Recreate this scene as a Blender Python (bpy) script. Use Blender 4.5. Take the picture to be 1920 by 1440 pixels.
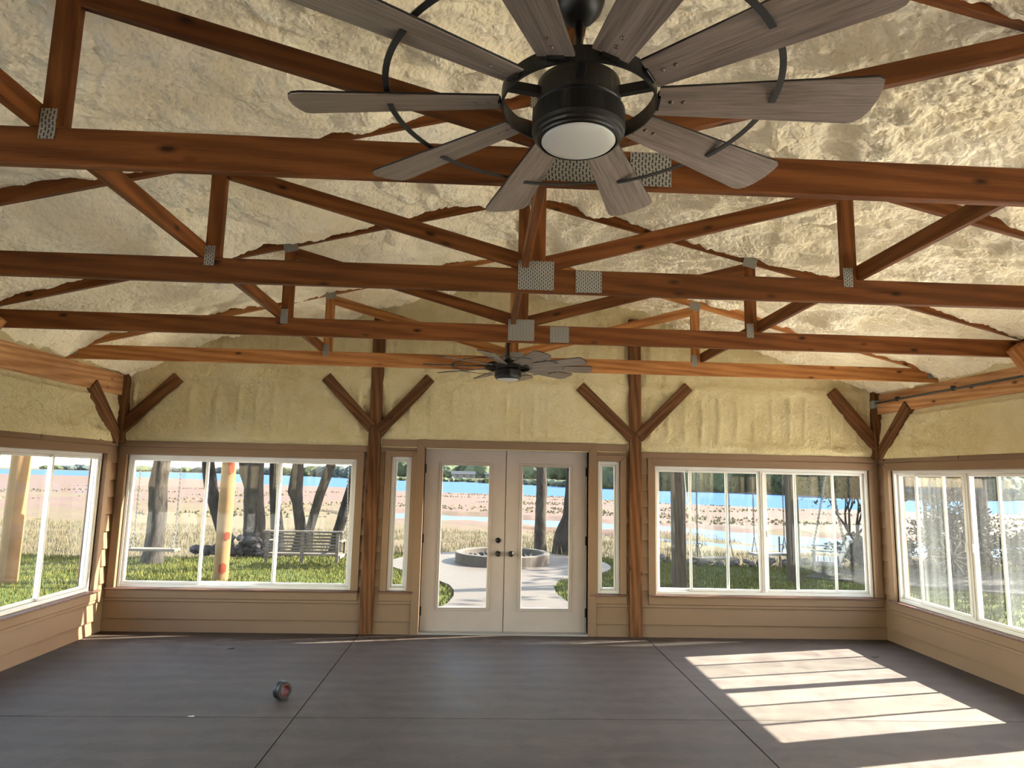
import bpy, bmesh, math, random
import numpy as np
from mathutils import Matrix, Vector, Euler
random.seed(7); RNG = np.random.default_rng(11)
for o in list(bpy.data.objects): bpy.data.objects.remove(o, do_unlink=True)
SC = bpy.context.scene; C = SC.collection; PI = math.pi

# ------------------------------------------------------------ camera
YAW, PIT, ROL, FPX, CAMH = .0429753, .1387259, .0211725, 1252.85, 1.735
F = Vector((math.sin(YAW)*math.cos(PIT), math.cos(YAW)*math.cos(PIT), math.sin(PIT)))
R0 = Vector((math.cos(YAW), -math.sin(YAW), 0)); U0 = R0.cross(F)
Rv = R0*math.cos(ROL)+U0*math.sin(ROL); Uv = -R0*math.sin(ROL)+U0*math.cos(ROL)
cam = bpy.data.objects.new('camera', bpy.data.cameras.new('camera')); C.objects.link(cam)
M = Matrix(((Rv.x, Uv.x, -F.x, 0), (Rv.y, Uv.y, -F.y, 0), (Rv.z, Uv.z, -F.z, CAMH), (0, 0, 0, 1)))
cam.matrix_world = M; cam.data.sensor_width = 36; cam.data.lens = 36*FPX/1920
cam.data.clip_start = .05; cam.data.clip_end = 6000
SC.camera = cam

# ------------------------------------------------------------ light
SUN = Vector((1, .21, .687)).normalized()
w = bpy.data.worlds.new('sky'); SC.world = w; w.use_nodes = True
nt = w.node_tree; nt.nodes.clear()
sky = nt.nodes.new('ShaderNodeTexSky'); sky.sky_type = 'NISHITA'; sky.sun_disc = False
sky.sun_elevation = math.asin(SUN.z); sky.sun_rotation = math.atan2(SUN.x, SUN.y)
sky.air_density = 1.0; sky.dust_density = .6; sky.ozone_density = 1.5
bg = nt.nodes.new('ShaderNodeBackground'); bg.inputs[1].default_value = .20
ou = nt.nodes.new('ShaderNodeOutputWorld')
tint = nt.nodes.new('ShaderNodeMix'); tint.data_type = 'RGBA'; tint.blend_type = 'MULTIPLY'; tint.inputs[0].default_value = 1
tint.inputs[7].default_value = (1.26, .98, .77, 1)      # warm white balance
nt.links.new(sky.outputs[0], tint.inputs[6]); nt.links.new(tint.outputs[2], bg.inputs[0]); nt.links.new(bg.outputs[0], ou.inputs[0])
sd = bpy.data.lights.new('sun', 'SUN'); sd.energy = 5.2; sd.angle = .009; sd.color = (1, .93, .82)
sun = bpy.data.objects.new('sun', sd); C.objects.link(sun)
sun.rotation_euler = SUN.to_track_quat('Z', 'Y').to_euler(); sun.location = (20, 4, 14)
vs = SC.view_settings; vs.view_transform = 'Standard'; vs.look = 'None'; vs.gamma = 1
vs.use_curve_mapping = False; vs.exposure = 3.62
try:
    SC.cycles.use_denoising = True; SC.cycles.max_bounces = 14; SC.cycles.diffuse_bounces = 9
    SC.cycles.transparent_max_bounces = 24; SC.cycles.glossy_bounces = 4
    SC.cycles.caustics_reflective = False; SC.cycles.caustics_refractive = False
    SC.cycles.sample_clamp_indirect = 6
except Exception: pass

# ------------------------------------------------------------ materials
def mat(name, rough=.6, metal=0):
    m = bpy.data.materials.new(name); m.use_nodes = True
    n = m.node_tree.nodes; b = n['Principled BSDF']
    b.inputs['Roughness'].default_value = rough; b.inputs['Metallic'].default_value = metal
    return m, m.node_tree, b
def N(t, kind, **kw):
    n = t.nodes.new('ShaderNode'+kind)
    for k, v in kw.items():
        if k.startswith('i_'):
            k2 = k[2:]; n.inputs[int(k2) if k2.isdigit() else k2.replace('_', ' ')].default_value = v
        else: setattr(n, k, v)
    return n
def L(t, a, b): t.links.new(a, b)
def ramp(t, fac, stops):
    r = N(t, 'ValToRGB'); e = r.color_ramp.elements
    while len(e) < len(stops): e.new(.5)
    for k, (p, c) in enumerate(stops):
        e[k].position = p; e[k].color = (*c, 1) if len(c) == 3 else c
    L(t, fac, r.inputs[0]); return r.outputs[0]
def noise(t, vec, scale, detail=4, rough=.55, dist=0):
    n = N(t, 'TexNoise', i_Scale=scale, i_Detail=detail, i_Roughness=rough, i_Distortion=dist)
    if vec is not None: L(t, vec, n.inputs['Vector'])
    return n.outputs['Fac']
def mix(t, fac, a, b, mode='MIX'):
    m = N(t, 'Mix', data_type='RGBA', blend_type=mode)
    for s, v in ((0, fac), (6, a), (7, b)):
        if hasattr(v, 'is_output') or isinstance(v, bpy.types.NodeSocket): L(t, v, m.inputs[s])
        else: m.inputs[s].default_value = v if s == 0 else (*v, 1)
    return m.outputs[2]
def mapping(t, vec, scale=(1, 1, 1), loc=(0, 0, 0)):
    m = N(t, 'Mapping'); m.inputs['Scale'].default_value = scale; m.inputs['Location'].default_value = loc
    L(t, vec, m.inputs[0]); return m.outputs[0]
def objvec(t, spread=30):
    tc = N(t, 'TexCoord'); oi = N(t, 'ObjectInfo')
    mu = N(t, 'Math', operation='MULTIPLY', i_1=spread); L(t, oi.outputs['Random'], mu.inputs[0])
    cb = N(t, 'CombineXYZ')
    for k in range(3): L(t, mu.outputs[0], cb.inputs[k])
    ad = N(t, 'VectorMath', operation='ADD'); L(t, tc.outputs['Object'], ad.inputs[0]); L(t, cb.outputs[0], ad.inputs[1])
    return ad.outputs[0], oi.outputs['Random']
def bump(t, b, h, strength=.3, dist=.01, prev=None):
    n = N(t, 'Bump', i_Strength=strength, i_Distance=dist); L(t, h, n.inputs['Height'])
    if prev: L(t, prev, n.inputs['Normal'])
    if b: L(t, n.outputs[0], b.inputs['Normal'])
    return n.outputs[0]
def plain(name, col, rough=.6, metal=0, var=.0, scale=8, bumps=0):
    m, t, b = mat(name, rough, metal)
    if var:
        v, r = objvec(t); f = noise(t, v, scale, 5)
        L(t, ramp(t, f, [(.3, [c*(1-var) for c in col]), (.7, [min(1, c*(1+var)) for c in col])]), b.inputs['Base Color'])
        if bumps: bump(t, b, f, bumps, .01)
    else: b.inputs['Base Color'].default_value = (*col, 1)
    return m
def wood(name, dark, mid, light, rough=.55, grain=1.0, knots=True):
    m, t, b = mat(name, rough); v, rnd = objvec(t)
    f1 = noise(t, mapping(t, v, (.7, 9, 9)), 2.2, 3, .5, .6)
    wv = N(t, 'TexWave', wave_type='BANDS', bands_direction='DIAGONAL', i_Scale=7*grain, i_Distortion=7, i_Detail=3)
    wv.inputs['Detail Scale'].default_value = .8
    L(t, mapping(t, v, (.10, 1.3, 1.3)), wv.inputs['Vector'])
    f2 = noise(t, mapping(t, v, (2.5, 70, 70)), 3, 3, .6)
    c = ramp(t, f1, [(.25, dark), (.5, mid), (.78, light)])
    c = mix(t, .42, c, ramp(t, wv.outputs['Fac'], [(.2, dark), (.8, light)]))
    c = mix(t, .16, c, ramp(t, f2, [(.35, [x*.35 for x in dark]), (.65, light)]))
    hb = f2
    if knots:
        vo = N(t, 'TexVoronoi', i_Scale=1.0); L(t, mapping(t, v, (3.5, 8, 8)), vo.inputs['Vector'])
        k = ramp(t, vo.outputs['Distance'], [(.06, (1, 1, 1)), (.10, (.5, .5, .5)), (.17, (0, 0, 0))])
        c = mix(t, k, c, [x*.33 for x in dark])
    big = noise(t, mapping(t, v, (.6, .6, .6)), 2, 2)
    c = mix(t, .45, c, ramp(t, big, [(.3, [.55]*3), (.75, [1.25]*3)]), 'MULTIPLY')
    hs = N(t, 'HueSaturation'); L(t, c, hs.inputs['Color'])
    mr = N(t, 'MapRange', i_3=.82, i_4=1.15); L(t, rnd, mr.inputs[0]); L(t, mr.outputs[0], hs.inputs['Value'])
    L(t, hs.outputs[0], b.inputs['Base Color']); bump(t, b, hb, .25, .004)
    return m
MT = {}
MT['beam'] = wood('stained_pine', (0.0728, 0.0206, 0.0047), (0.1374, 0.0433, 0.0108), (0.2077, 0.0722, 0.0201))
MT['beam_lit'] = wood('stained_pine_lit', (0.2346, 0.0831, 0.0218), (0.3949, 0.1539, 0.0437), (0.5347, 0.2430, 0.0851))  # same stained pine, with stronger light on some timbers put into its colour
MT['header'] = wood('header_pine', (0.2933, 0.1266, 0.0462), (0.4937, 0.2346, 0.0928), (0.6684, 0.3702, 0.1809))
MT['post'] = wood('dark_treated_post', (0.0579, 0.0209, 0.0073), (0.1287, 0.0514, 0.0175), (0.2059, 0.0965, 0.0410), rough=.7)
m, t, b = mat('grey_oak_laminate', .36); v, rnd = objvec(t)
f1 = noise(t, mapping(t, v, (.9, 16, 16)), 2.4, 4, .55, .4); f2 = noise(t, mapping(t, v, (2.2, 60, 60)), 3, 3, .65)
c = ramp(t, f1, [(.25, (.085, .063, .050)), (.5, (.165, .127, .103)), (.75, (.27, .215, .178))])
c = mix(t, .35, c, ramp(t, f2, [(.35, (.045, .033, .026)), (.65, (.33, .265, .22))]))
L(t, c, b.inputs['Base Color']); bump(t, b, f2, .15, .002); MT['blade'] = m
MT['sill'] = wood('red_brown_sill', (0.064, 0.024, 0.014), (0.136, 0.056, 0.036), (0.224, 0.112, 0.072))
MT['bench'] = wood('weathered_bench_wood', (0.0526, 0.0432, 0.0349), (0.0789, 0.0688, 0.0555), (0.1106, 0.0973, 0.0819), rough=.8, knots=False)
# foam
def foam(name, cols, bs=1.0):
    m, t, b = mat(name, .85)
    g = N(t, 'NewGeometry').outputs['Position']
    f = noise(t, g, 1.1, 5, .6, .3); f2 = noise(t, g, 7, 5, .6)
    c = ramp(t, f, [(.30, cols[0]), (.52, cols[1]), (.75, cols[2])])
    c = mix(t, .35, c, ramp(t, f2, [(.3, cols[0]), (.7, cols[2])]))
    L(t, c, b.inputs['Base Color'])
    n1 = noise(t, g, 26, 5, .62, .8)
    vo = N(t, 'TexVoronoi', feature='SMOOTH_F1', i_Scale=46)
    nv = N(t, 'TexNoise', i_Scale=18, i_Detail=3); L(t, g, nv.inputs['Vector'])
    ad = N(t, 'VectorMath', operation='MULTIPLY_ADD'); ad.inputs[1].default_value = (.05, .05, .05)
    L(t, nv.outputs['Color'], ad.inputs[0]); L(t, g, ad.inputs[2]); L(t, ad.outputs[0], vo.inputs['Vector'])
    p = bump(t, None, n1, .5*bs, .014)
    inv = N(t, 'Math', operation='MULTIPLY', i_1=-1.0); L(t, vo.outputs['Distance'], inv.inputs[0])
    bump(t, b, inv.outputs[0], .75*bs, .016, p)
    return m
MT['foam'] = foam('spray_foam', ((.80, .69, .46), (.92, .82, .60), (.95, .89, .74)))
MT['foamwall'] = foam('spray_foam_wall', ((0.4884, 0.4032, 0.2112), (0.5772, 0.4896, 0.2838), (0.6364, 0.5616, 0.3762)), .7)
# painted siding
def siding():
    m, t, b = mat('tan_siding_paint', .55); v, rnd = objvec(t)
    f = noise(t, mapping(t, v, (1.5, 30, 30)), 4, 4)
    f2 = noise(t, v, 1.2, 4)
    c = mix(t, .35, (0.2119, 0.1363, 0.0837), ramp(t, f2, [(.3, (0.1868, 0.1179, 0.0713)), (.7, (0.2370, 0.1580, 0.0999))]))
    L(t, c, b.inputs['Base Color']); bump(t, b, f, .18, .004)
    return m
MT['siding'] = siding()
MT['vinyl'] = plain('white_vinyl', (0.6216, 0.6133, 0.5973), .35, var=.03)
MT['door'] = plain('white_door_paint', (0.3839, 0.3284, 0.2983), .4, var=.03)
MT['track'] = plain('grey_track', (.30, .29, .28), .5)
MT['black'] = plain('matte_black_metal', (.012, .011, .010), .38, .4)
MT['screw'] = plain('bronze_screw', (.22, .16, .13), .3, .9)
MT['strap'] = plain('dark_grey_strap', (.035, .035, .035), .40, .5)
MT['conduit'] = plain('dark_conduit', (.06, .06, .055), .45, .3)
MT['zinc'] = plain('zinc_box', (.30, .36, .33), .4, .5, var=.2, scale=30)
MT['tapeblack'] = plain('black_tape', (.005, .005, .006), .5)
MT['tapered'] = plain('red_cardboard_core', (.15, .018, .012), .7, var=.2, scale=40)
m, t, b = mat('opal_lens', .35); b.inputs['Base Color'].default_value = (.52, .505, .47, 1)
b.inputs['Subsurface Weight'].default_value = .3; MT['lens'] = m
# nail plate with punched slots
m, t, b = mat('galvanised_nail_plate', .42, .55)
tc = N(t, 'TexCoord').outputs['Object']
sp = N(t, 'SeparateXYZ'); L(t, tc, sp.inputs[0])
def mth(op, a, b_=None, c_=None):
    n = N(t, 'Math', operation=op)
    for k, v in enumerate((a, b_, c_)):
        if v is None: continue
        if isinstance(v, bpy.types.NodeSocket): L(t, v, n.inputs[k])
        else: n.inputs[k].default_value = v
    return n.outputs[0]
px_, pz_ = .0125, .021
col = mth('FLOOR', mth('DIVIDE', sp.outputs[0], px_))
fx = mth('FRACT', mth('DIVIDE', sp.outputs[0], px_))
off = mth('MULTIPLY', mth('MODULO', mth('ABSOLUTE', col), 2), .5)
wob = mth('MULTIPLY', mth('SINE', mth('MULTIPLY', sp.outputs[2], 95)), .14)
fz = mth('FRACT', mth('ADD', mth('DIVIDE', sp.outputs[2], pz_), off))
inx = mth('LESS_THAN', mth('ABSOLUTE', mth('SUBTRACT', mth('ADD', fx, wob), .5)), .20)
inz = mth('LESS_THAN', mth('ABSOLUTE', mth('SUBTRACT', fz, .5)), .34)
slot = mth('MULTIPLY', inx, inz)
L(t, mix(t, slot, (.31, .295, .255), (.015, .012, .010)), b.inputs['Base Color'])
L(t, mth('SUBTRACT', .25, mth('MULTIPLY', slot, .2)), b.inputs['Metallic'])
MT['plate'] = m
# floor concrete
def concrete(name, base, dark, light, wet=False):
    m, t, b = mat(name, .55)
    g = N(t, 'NewGeometry').outputs['Position']
    f = noise(t, g, .55, 6, .6, .8); f2 = noise(t, g, 3.0, 6, .65, 1.5); f3 = noise(t, g, 60, 3, .7)
    c = ramp(t, f, [(.28, dark), (.5, base), (.75, light)])
    c = mix(t, .55, c, ramp(t, f2, [(.36, dark), (.64, light)]))
    c = mix(t, .16, c, ramp(t, f3, [(.3, dark), (.7, light)]))
    wv = N(t, 'TexWave', wave_type='RINGS', i_Scale=1.3, i_Distortion=6, i_Detail=4); L(t, mapping(t, g, (1, 1, 1), (-1.0, -4.6, 0)), wv.inputs[0])
    c = mix(t, .10, c, ramp(t, wv.outputs['Fac'], [(.3, dark), (.7, light)]))
    if wet:
        s = N(t, 'SeparateXYZ'); L(t, g, s.inputs[0])
        e = N(t, 'MapRange', i_1=7.0, i_2=7.62, i_3=-.12, i_4=.34); L(t, s.outputs[1], e.inputs[0])
        e2 = N(t, 'MapRange', i_1=-3.6, i_2=2.6, i_3=.10, i_4=-.16); L(t, s.outputs[0], e2.inputs[0])
        nn = noise(t, mapping(t, g, (1, 2.2, 1)), 5.5, 4, .6)
        a = N(t, 'Math', operation='ADD'); L(t, e.outputs[0], a.inputs[0]); L(t, e2.outputs[0], a.inputs[1])
        a2 = N(t, 'Math', operation='ADD'); L(t, a.outputs[0], a2.inputs[0]); L(t, nn, a2.inputs[1])
        wm = ramp(t, a2.outputs[0], [(.66, (0, 0, 0)), (.69, (1, 1, 1))])
        c = mix(t, wm, c, mix(t, .62, c, (.05, .032, .02)))
    L(t, c, b.inputs['Base Color'])
    L(t, ramp(t, f2, [(.3, (.58,)*3), (.7, (.78,)*3)]), b.inputs['Roughness'])
    bump(t, b, f3, .08, .003)
    return m
MT['slab'] = concrete('floor_concrete', (0.0770, 0.0600, 0.0510), (0.0440, 0.0330, 0.0275), (0.1230, 0.0990, 0.0860), wet=True)
MT['joint'] = plain('saw_cut', (.03, .027, .025), .9)
MT['patio'] = concrete('patio_concrete', (0.0524, 0.0438, 0.0372), (0.0436, 0.0356, 0.0292), (0.0632, 0.0540, 0.0460))
MT['apron'] = concrete('pale_bounce_concrete', (.86, .82, .75), (.83, .79, .72), (.89, .85, .79))  # far paler than the patio so hidden ground bounces sunlight indoors
# glass
def glass(name, dirt):
    m, t, b = mat(name); t.nodes.remove(b); out = t.nodes['Material Output']
    tr = N(t, 'BsdfTransparent'); tr.inputs[0].default_value = (.95, .97, .96, 1)
    gl = N(t, 'BsdfGlossy', i_Roughness=.01)
    lw = N(t, 'LayerWeight', i_Blend=.5); p5 = N(t, 'Math', operation='POWER', i_1=5.0); L(t, lw.outputs['Facing'], p5.inputs[0]); fr = N(t, 'MapRange', i_3=.011, i_4=.85); L(t, p5.outputs[0], fr.inputs[0])
    ms = N(t, 'MixShader'); L(t, fr.outputs[0], ms.inputs[0]); L(t, tr.outputs[0], ms.inputs[1]); L(t, gl.outputs[0], ms.inputs[2])
    df = N(t, 'BsdfDiffuse'); df.inputs[0].default_value = (.85, .88, .88, 1)
    tl = N(t, 'BsdfTranslucent'); tl.inputs[0].default_value = (.85, .88, .88, 1)
    m0 = N(t, 'MixShader', i_0=.5); L(t, df.outputs[0], m0.inputs[1]); L(t, tl.outputs[0], m0.inputs[2])
    v, _ = objvec(t)
    f = noise(t, mapping(t, v, (7, 7, .5)), 3, 4)
    d = N(t, 'MapRange', i_1=.35, i_2=.75, i_3=dirt*.3, i_4=dirt); L(t, f, d.inputs[0])
    m2 = N(t, 'MixShader'); L(t, d.outputs[0], m2.inputs[0]); L(t, ms.outputs[0], m2.inputs[1]); L(t, m0.outputs[0], m2.inputs[2])
    L(t, m2.outputs[0], out.inputs[0]); return m
MT['glass'] = glass('window_glass', .005)
MT['dusty'] = glass('dusty_window_glass', .018)
# outdoors
def ground(name, stops, sc, bs=.3):
    m, t, b = mat(name, .95); g = N(t, 'NewGeometry').outputs['Position']
    f = noise(t, g, sc, 8, .65, .4); L(t, ramp(t, f, stops), b.inputs['Base Color'])
    bump(t, b, noise(t, g, sc*12, 4), bs, .03); return m
MT['lawn'] = ground('lawn_soil', [(.3, (0.0191, 0.0286, 0.0054)), (.5, (0.0297, 0.0399, 0.0082)), (.7, (0.0461, 0.0503, 0.0123))], 2.5)
MT['gravel'] = ground('gravel', [(.3, (0.0177, 0.0163, 0.0177)), (.5, (0.0321, 0.0294, 0.0305)), (.7, (0.0537, 0.0499, 0.0490))], 14, .8)
m, t, b = mat('river_bottom_land', .95); g = N(t, 'NewGeometry').outputs['Position']
at = N(t, 'Attribute', attribute_name='grassy')
f = noise(t, mapping(t, g, (1, 2.6, 1)), .09, 9, .7, .6); f2 = noise(t, mapping(t, g, (1, 2, 1)), .9, 8, .7)
sand = ramp(t, f2, [(.3, (0.0393, 0.0243, 0.0185)), (.5, (0.0540, 0.0351, 0.0279)), (.72, (0.0656, 0.0470, 0.0385))])
grs = ramp(t, f2, [(.28, (0.0260, 0.0241, 0.0109)), (.45, (0.0478, 0.0398, 0.0200)), (.58, (0.0598, 0.0429, 0.0272)), (.75, (0.0717, 0.0598, 0.0417))])
a = N(t, 'Math', operation='ADD'); L(t, at.outputs['Fac'], a.inputs[0]); L(t, f, a.inputs[1])
c = mix(t, ramp(t, a.outputs[0], [(.92, (0, 0, 0)), (1.08, (1, 1, 1))]), sand, grs)
L(t, c, b.inputs['Base Color']); bump(t, b, f2, .5, .2); MT['land'] = m
MT['farfield'] = ground('far_meadow', [(.3, (0.0353, 0.0382, 0.0126)), (.5, (0.0526, 0.0512, 0.0208)), (.7, (0.0604, 0.0560, 0.0304))], .03, .1)
m, t, b = mat('river_water', .6); b.inputs['Specular IOR Level'].default_value = .0; b.inputs['Base Color'].default_value = (.030, .056, .105, 1)
g = N(t, 'NewGeometry').outputs['Position']
bump(t, b, noise(t, mapping(t, g, (.5, 1.6, 1)), .8, 6, .6), .6, .4); MT['water'] = m
m, t, b = mat('slough_water', .5); b.inputs['Specular IOR Level'].default_value = .0; b.inputs['Base Color'].default_value = (.052, .070, .090, 1)
g = N(t, 'NewGeometry').outputs['Position']
bump(t, b, noise(t, g, .8, 3), .05, .1); MT['slough'] = m
def bark(name, cols):
    m, t, b = mat(name, .95); v, _ = objvec(t)
    f = noise(t, mapping(t, v, (7, 7, 1.6)), 3.2, 6, .7, .8); f2 = noise(t, v, 3, 4)
    c = ramp(t, f, [(.32, cols[0]), (.5, cols[1]), (.68, cols[2])])
    c = mix(t, .3, c, ramp(t, f2, [(.3, cols[0]), (.7, cols[2])]))
    L(t, c, b.inputs['Base Color']); bump(t, b, f, 1.0, .06); return m
MT['bark'] = bark('rough_bark', ((0.0081, 0.0064, 0.0055), (0.0249, 0.0206, 0.0168), (0.0573, 0.0482, 0.0400)))
MT['barkdark'] = bark('dark_bark', ((0.0049, 0.0042, 0.0036), (0.0145, 0.0126, 0.0115), (0.0367, 0.0320, 0.0284)))
MT['yellow'] = plain('peeled_yellow_pole', (0.0956, 0.0589, 0.0274), .6, var=.15, scale=5)
MT['redpaint'] = plain('red_patch', (0.0867, 0.0177, 0.0088), .7, var=.2, scale=12)
MT['greypost'] = wood('grey_post', (0.0193, 0.0160, 0.0120), (0.0318, 0.0261, 0.0198), (0.0464, 0.0382, 0.0286), rough=.85)
MT['whitepaint'] = plain('white_paint', (0.0956, 0.0942, 0.0923), .5, var=.05)
MT['iron'] = plain('rusty_iron', (.05, .04, .035), .6, .5)
MT['chain'] = plain('galvanised_chain', (.035, .033, .03), .6, .2)
MT['stone'] = plain('pale_stone', (0.0599, 0.0541, 0.0478), .9, var=.25, scale=6, bumps=.5)
MT['darkstone'] = plain('dark_rock', (0.0270, 0.0242, 0.0242), .9, var=.4, scale=9, bumps=.5)
def leafm(name, a_, b_, c_):
    m, t, b = mat(name, .75); g = N(t, 'NewGeometry').outputs['Position']
    L(t, ramp(t, noise(t, g, 1.7, 5, .7), [(.3, a_), (.5, b_), (.72, c_)]), b.inputs['Base Color']); return m
MT['leaf'] = leafm('green_leaves', (0.0068, 0.0120, 0.0034), (0.0160, 0.0242, 0.0068), (0.0372, 0.0439, 0.0160))
MT['leaforange'] = leafm('autumn_leaves', (0.0512, 0.0203, 0.0044), (0.0807, 0.0367, 0.0087), (0.0512, 0.0439, 0.0144))
MT['leafdull'] = leafm('grey_green_leaves', (0.0035, 0.0062, 0.0041), (0.0080, 0.0124, 0.0082), (0.0181, 0.0239, 0.0174))
MT['grass'] = leafm('lawn_blades', (0.0312, 0.0360, 0.0068), (0.0534, 0.0543, 0.0123), (0.0816, 0.0744, 0.0209))
MT['drygrass'] = leafm('dry_grass', (0.0411, 0.0374, 0.0170), (0.0658, 0.0555, 0.0290), (0.0742, 0.0513, 0.0326))
def fartree(name, a_, b_, c_):
    m, t, b = mat(name, .9); g = N(t, 'NewGeometry').outputs['Position']
    f = noise(t, g, 1.3, 8, .8); L(t, ramp(t, f, [(.36, a_), (.5, b_), (.62, c_)]), b.inputs['Base Color'])
    bump(t, b, f, 1, 1.6); return m
MT['fartree'] = fartree('far_tree', (0.0152, 0.0217, 0.0138), (0.0333, 0.0434, 0.0240), (0.0630, 0.0722, 0.0392))
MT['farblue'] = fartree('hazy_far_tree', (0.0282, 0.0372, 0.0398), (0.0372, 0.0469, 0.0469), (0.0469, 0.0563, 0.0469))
MT['roofing'] = plain('dark_roof', (0.0220, 0.0242, 0.0286), .8)
MT['housewall'] = plain('pale_house_wall', (0.0826, 0.0797, 0.0773), .8, var=.05)
MT['rearwall'] = plain('tan_rear_wall', (.34, .27, .19), .7)
MT['rope'] = plain('white_rope', (.82, .81, .79), .6)

for k_ in ('lawn', 'gravel', 'land', 'farfield', 'bark', 'barkdark', 'yellow', 'redpaint', 'greypost', 'whitepaint', 'stone', 'darkstone', 'leaf', 'leafdull', 'leaforange', 'grass', 'drygrass', 'fartree', 'farblue', 'bench', 'patio', 'apron', 'foam', 'foamwall', 'iron', 'roofing', 'housewall'):
    MT[k_].node_tree.nodes['Principled BSDF'].inputs['Specular IOR Level'].default_value = .06
for k_ in ('slab', 'siding', 'beam', 'beam_lit', 'post', 'header'):
    MT[k_].node_tree.nodes['Principled BSDF'].inputs['Specular IOR Level'].default_value = .14
# ------------------------------------------------------------ helpers
class MB:
    def __init__(s): s.v = []; s.f = []
    def box(s, x0, x1, y0, y1, z0, z1):
        n = len(s.v); x0, x1 = sorted((x0, x1)); y0, y1 = sorted((y0, y1)); z0, z1 = sorted((z0, z1))
        s.v += [(x0, y0, z0), (x1, y0, z0), (x1, y1, z0), (x0, y1, z0), (x0, y0, z1), (x1, y0, z1), (x1, y1, z1), (x0, y1, z1)]
        s.f += [tuple(n+i for i in q) for q in ((3, 2, 1, 0), (4, 5, 6, 7), (0, 1, 5, 4), (1, 2, 6, 5), (2, 3, 7, 6), (3, 0, 4, 7))]
        return s
    def hexa(s, pts):   # 8 points, bottom four then top four, ccw seen from above
        n = len(s.v); s.v += [tuple(p) for p in pts]
        s.f += [tuple(n+i for i in q) for q in ((3, 2, 1, 0), (4, 5, 6, 7), (0, 1, 5, 4), (1, 2, 6, 5), (2, 3, 7, 6), (3, 0, 4, 7))]
        return s
    def prism(s, poly, axis, a, b):   # polygon in the plane normal to axis (0 x,1 y,2 z)
        n = len(s.v); k = len(poly)
        for t_ in (a, b):
            for p in poly:
                q = list(p); q.insert(axis, t_); s.v.append(tuple(q))
        s.f.append(tuple(n+i for i in range(k))); s.f.append(tuple(n+k+i for i in reversed(range(k))))
        for i in range(k): j = (i+1) % k; s.f.append((n+i, n+k+i, n+k+j, n+j))
        return s
    def tube(s, pts, rad, seg=8, cap=True, closed=False):
        pts = [Vector(p) for p in pts]; n = len(pts)
        rr = rad if hasattr(rad, '__len__') else [rad]*n
        base = len(s.v); up = None
        for i, p in enumerate(pts):
            if closed: d = pts[(i+1) % n]-pts[i-1]
            else: d = pts[min(i+1, n-1)]-pts[max(i-1, 0)]
            d.normalize()
            if up is None: up = Vector((0, 0, 1)) if abs(d.z) < .9 else Vector((1, 0, 0))
            a = d.cross(up).normalized(); b_ = a.cross(d).normalized(); up = b_
            for k in range(seg):
                an = 2*PI*k/seg; q = p+(a*math.cos(an)+b_*math.sin(an))*rr[i]; s.v.append(tuple(q))
        for i in range(n if closed else n-1):
            i2 = (i+1) % n
            for k in range(seg):
                k2 = (k+1) % seg
                s.f.append((base+i*seg+k, base+i*seg+k2, base+i2*seg+k2, base+i2*seg+k))
        if cap and not closed:
            s.f.append(tuple(base+k for k in reversed(range(seg)))); s.f.append(tuple(base+(n-1)*seg+k for k in range(seg)))
        return s
    def lathe(s, prof, seg=48, cx=0, cy=0):   # profile of (r,z) from bottom to top
        base = len(s.v); n = len(prof)
        for r, z in prof:
            for k in range(seg): a = 2*PI*k/seg; s.v.append((cx+r*math.cos(a), cy+r*math.sin(a), z))
        for i in range(n-1):
            for k in range(seg):
                k2 = (k+1) % seg; s.f.append((base+i*seg+k, base+i*seg+k2, base+(i+1)*seg+k2, base+(i+1)*seg+k))
        return s
    def build(s, name, m, parent=None, loc=(0, 0, 0), smooth=False, bev=0):
        me = bpy.data.meshes.new(name); me.from_pydata(s.v, [], s.f)
        bm = bmesh.new(); bm.from_mesh(me)
        bmesh.ops.recalc_face_normals(bm, faces=bm.faces)
        if bev: bmesh.ops.bevel(bm, geom=[e for e in bm.edges if e.calc_face_angle(0) > .6], offset=bev, segments=1, affect='EDGES', clamp_overlap=True)
        bm.to_mesh(me); bm.free()
        if smooth: me.shade_smooth()
        me.materials.append(m if not isinstance(m, str) else MT[m])
        o = bpy.data.objects.new(name, me); C.objects.link(o); o.location = loc
        if parent: o.parent = parent
        return o
def tag(o, label=None, cat=None, group=None, kind=None):
    if label: o['label'] = label
    if cat: o['category'] = cat
    if group: o['group'] = group
    if kind: o['kind'] = kind
    return o
def empty(name, loc=(0, 0, 0), rz=0):
    o = bpy.data.objects.new(name, None); C.objects.link(o); o.location = loc; o.rotation_euler = (0, 0, rz)
    o.empty_display_size = .1; return o
def thing(name, label, cat, loc=(0, 0, 0), rz=0, group=None): return tag(empty(name, loc, rz), label, cat, group)
def children(o): return [c for c in bpy.data.objects if c.parent is o]
def copy_tree(o, parent=None):
    c = o.copy(); C.objects.link(c)
    if parent: c.parent = parent
    for ch in KIDS.get(o.name, None) or children(o): copy_tree(ch, c)
    return c
KIDS = {}
def raw(name, verts, faces, m, parent=None, smooth=False, loc=(0, 0, 0)):
    verts = np.asarray(verts, np.float32); faces = np.asarray(faces, np.int32)
    me = bpy.data.meshes.new(name); k = faces.shape[1]
    me.vertices.add(len(verts)); me.vertices.foreach_set('co', verts.ravel())
    me.loops.add(faces.size); me.loops.foreach_set('vertex_index', faces.ravel())
    me.polygons.add(len(faces)); me.polygons.foreach_set('loop_start', np.arange(len(faces), dtype=np.int32)*k)
    try: me.polygons.foreach_set('loop_total', np.full(len(faces), k, np.int32))
    except Exception: pass
    me.update(calc_edges=True); me.validate()
    if smooth: me.shade_smooth()
    me.materials.append(MT[m]); o = bpy.data.objects.new(name, me); C.objects.link(o); o.location = loc
    if parent: o.parent = parent
    return o
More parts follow.
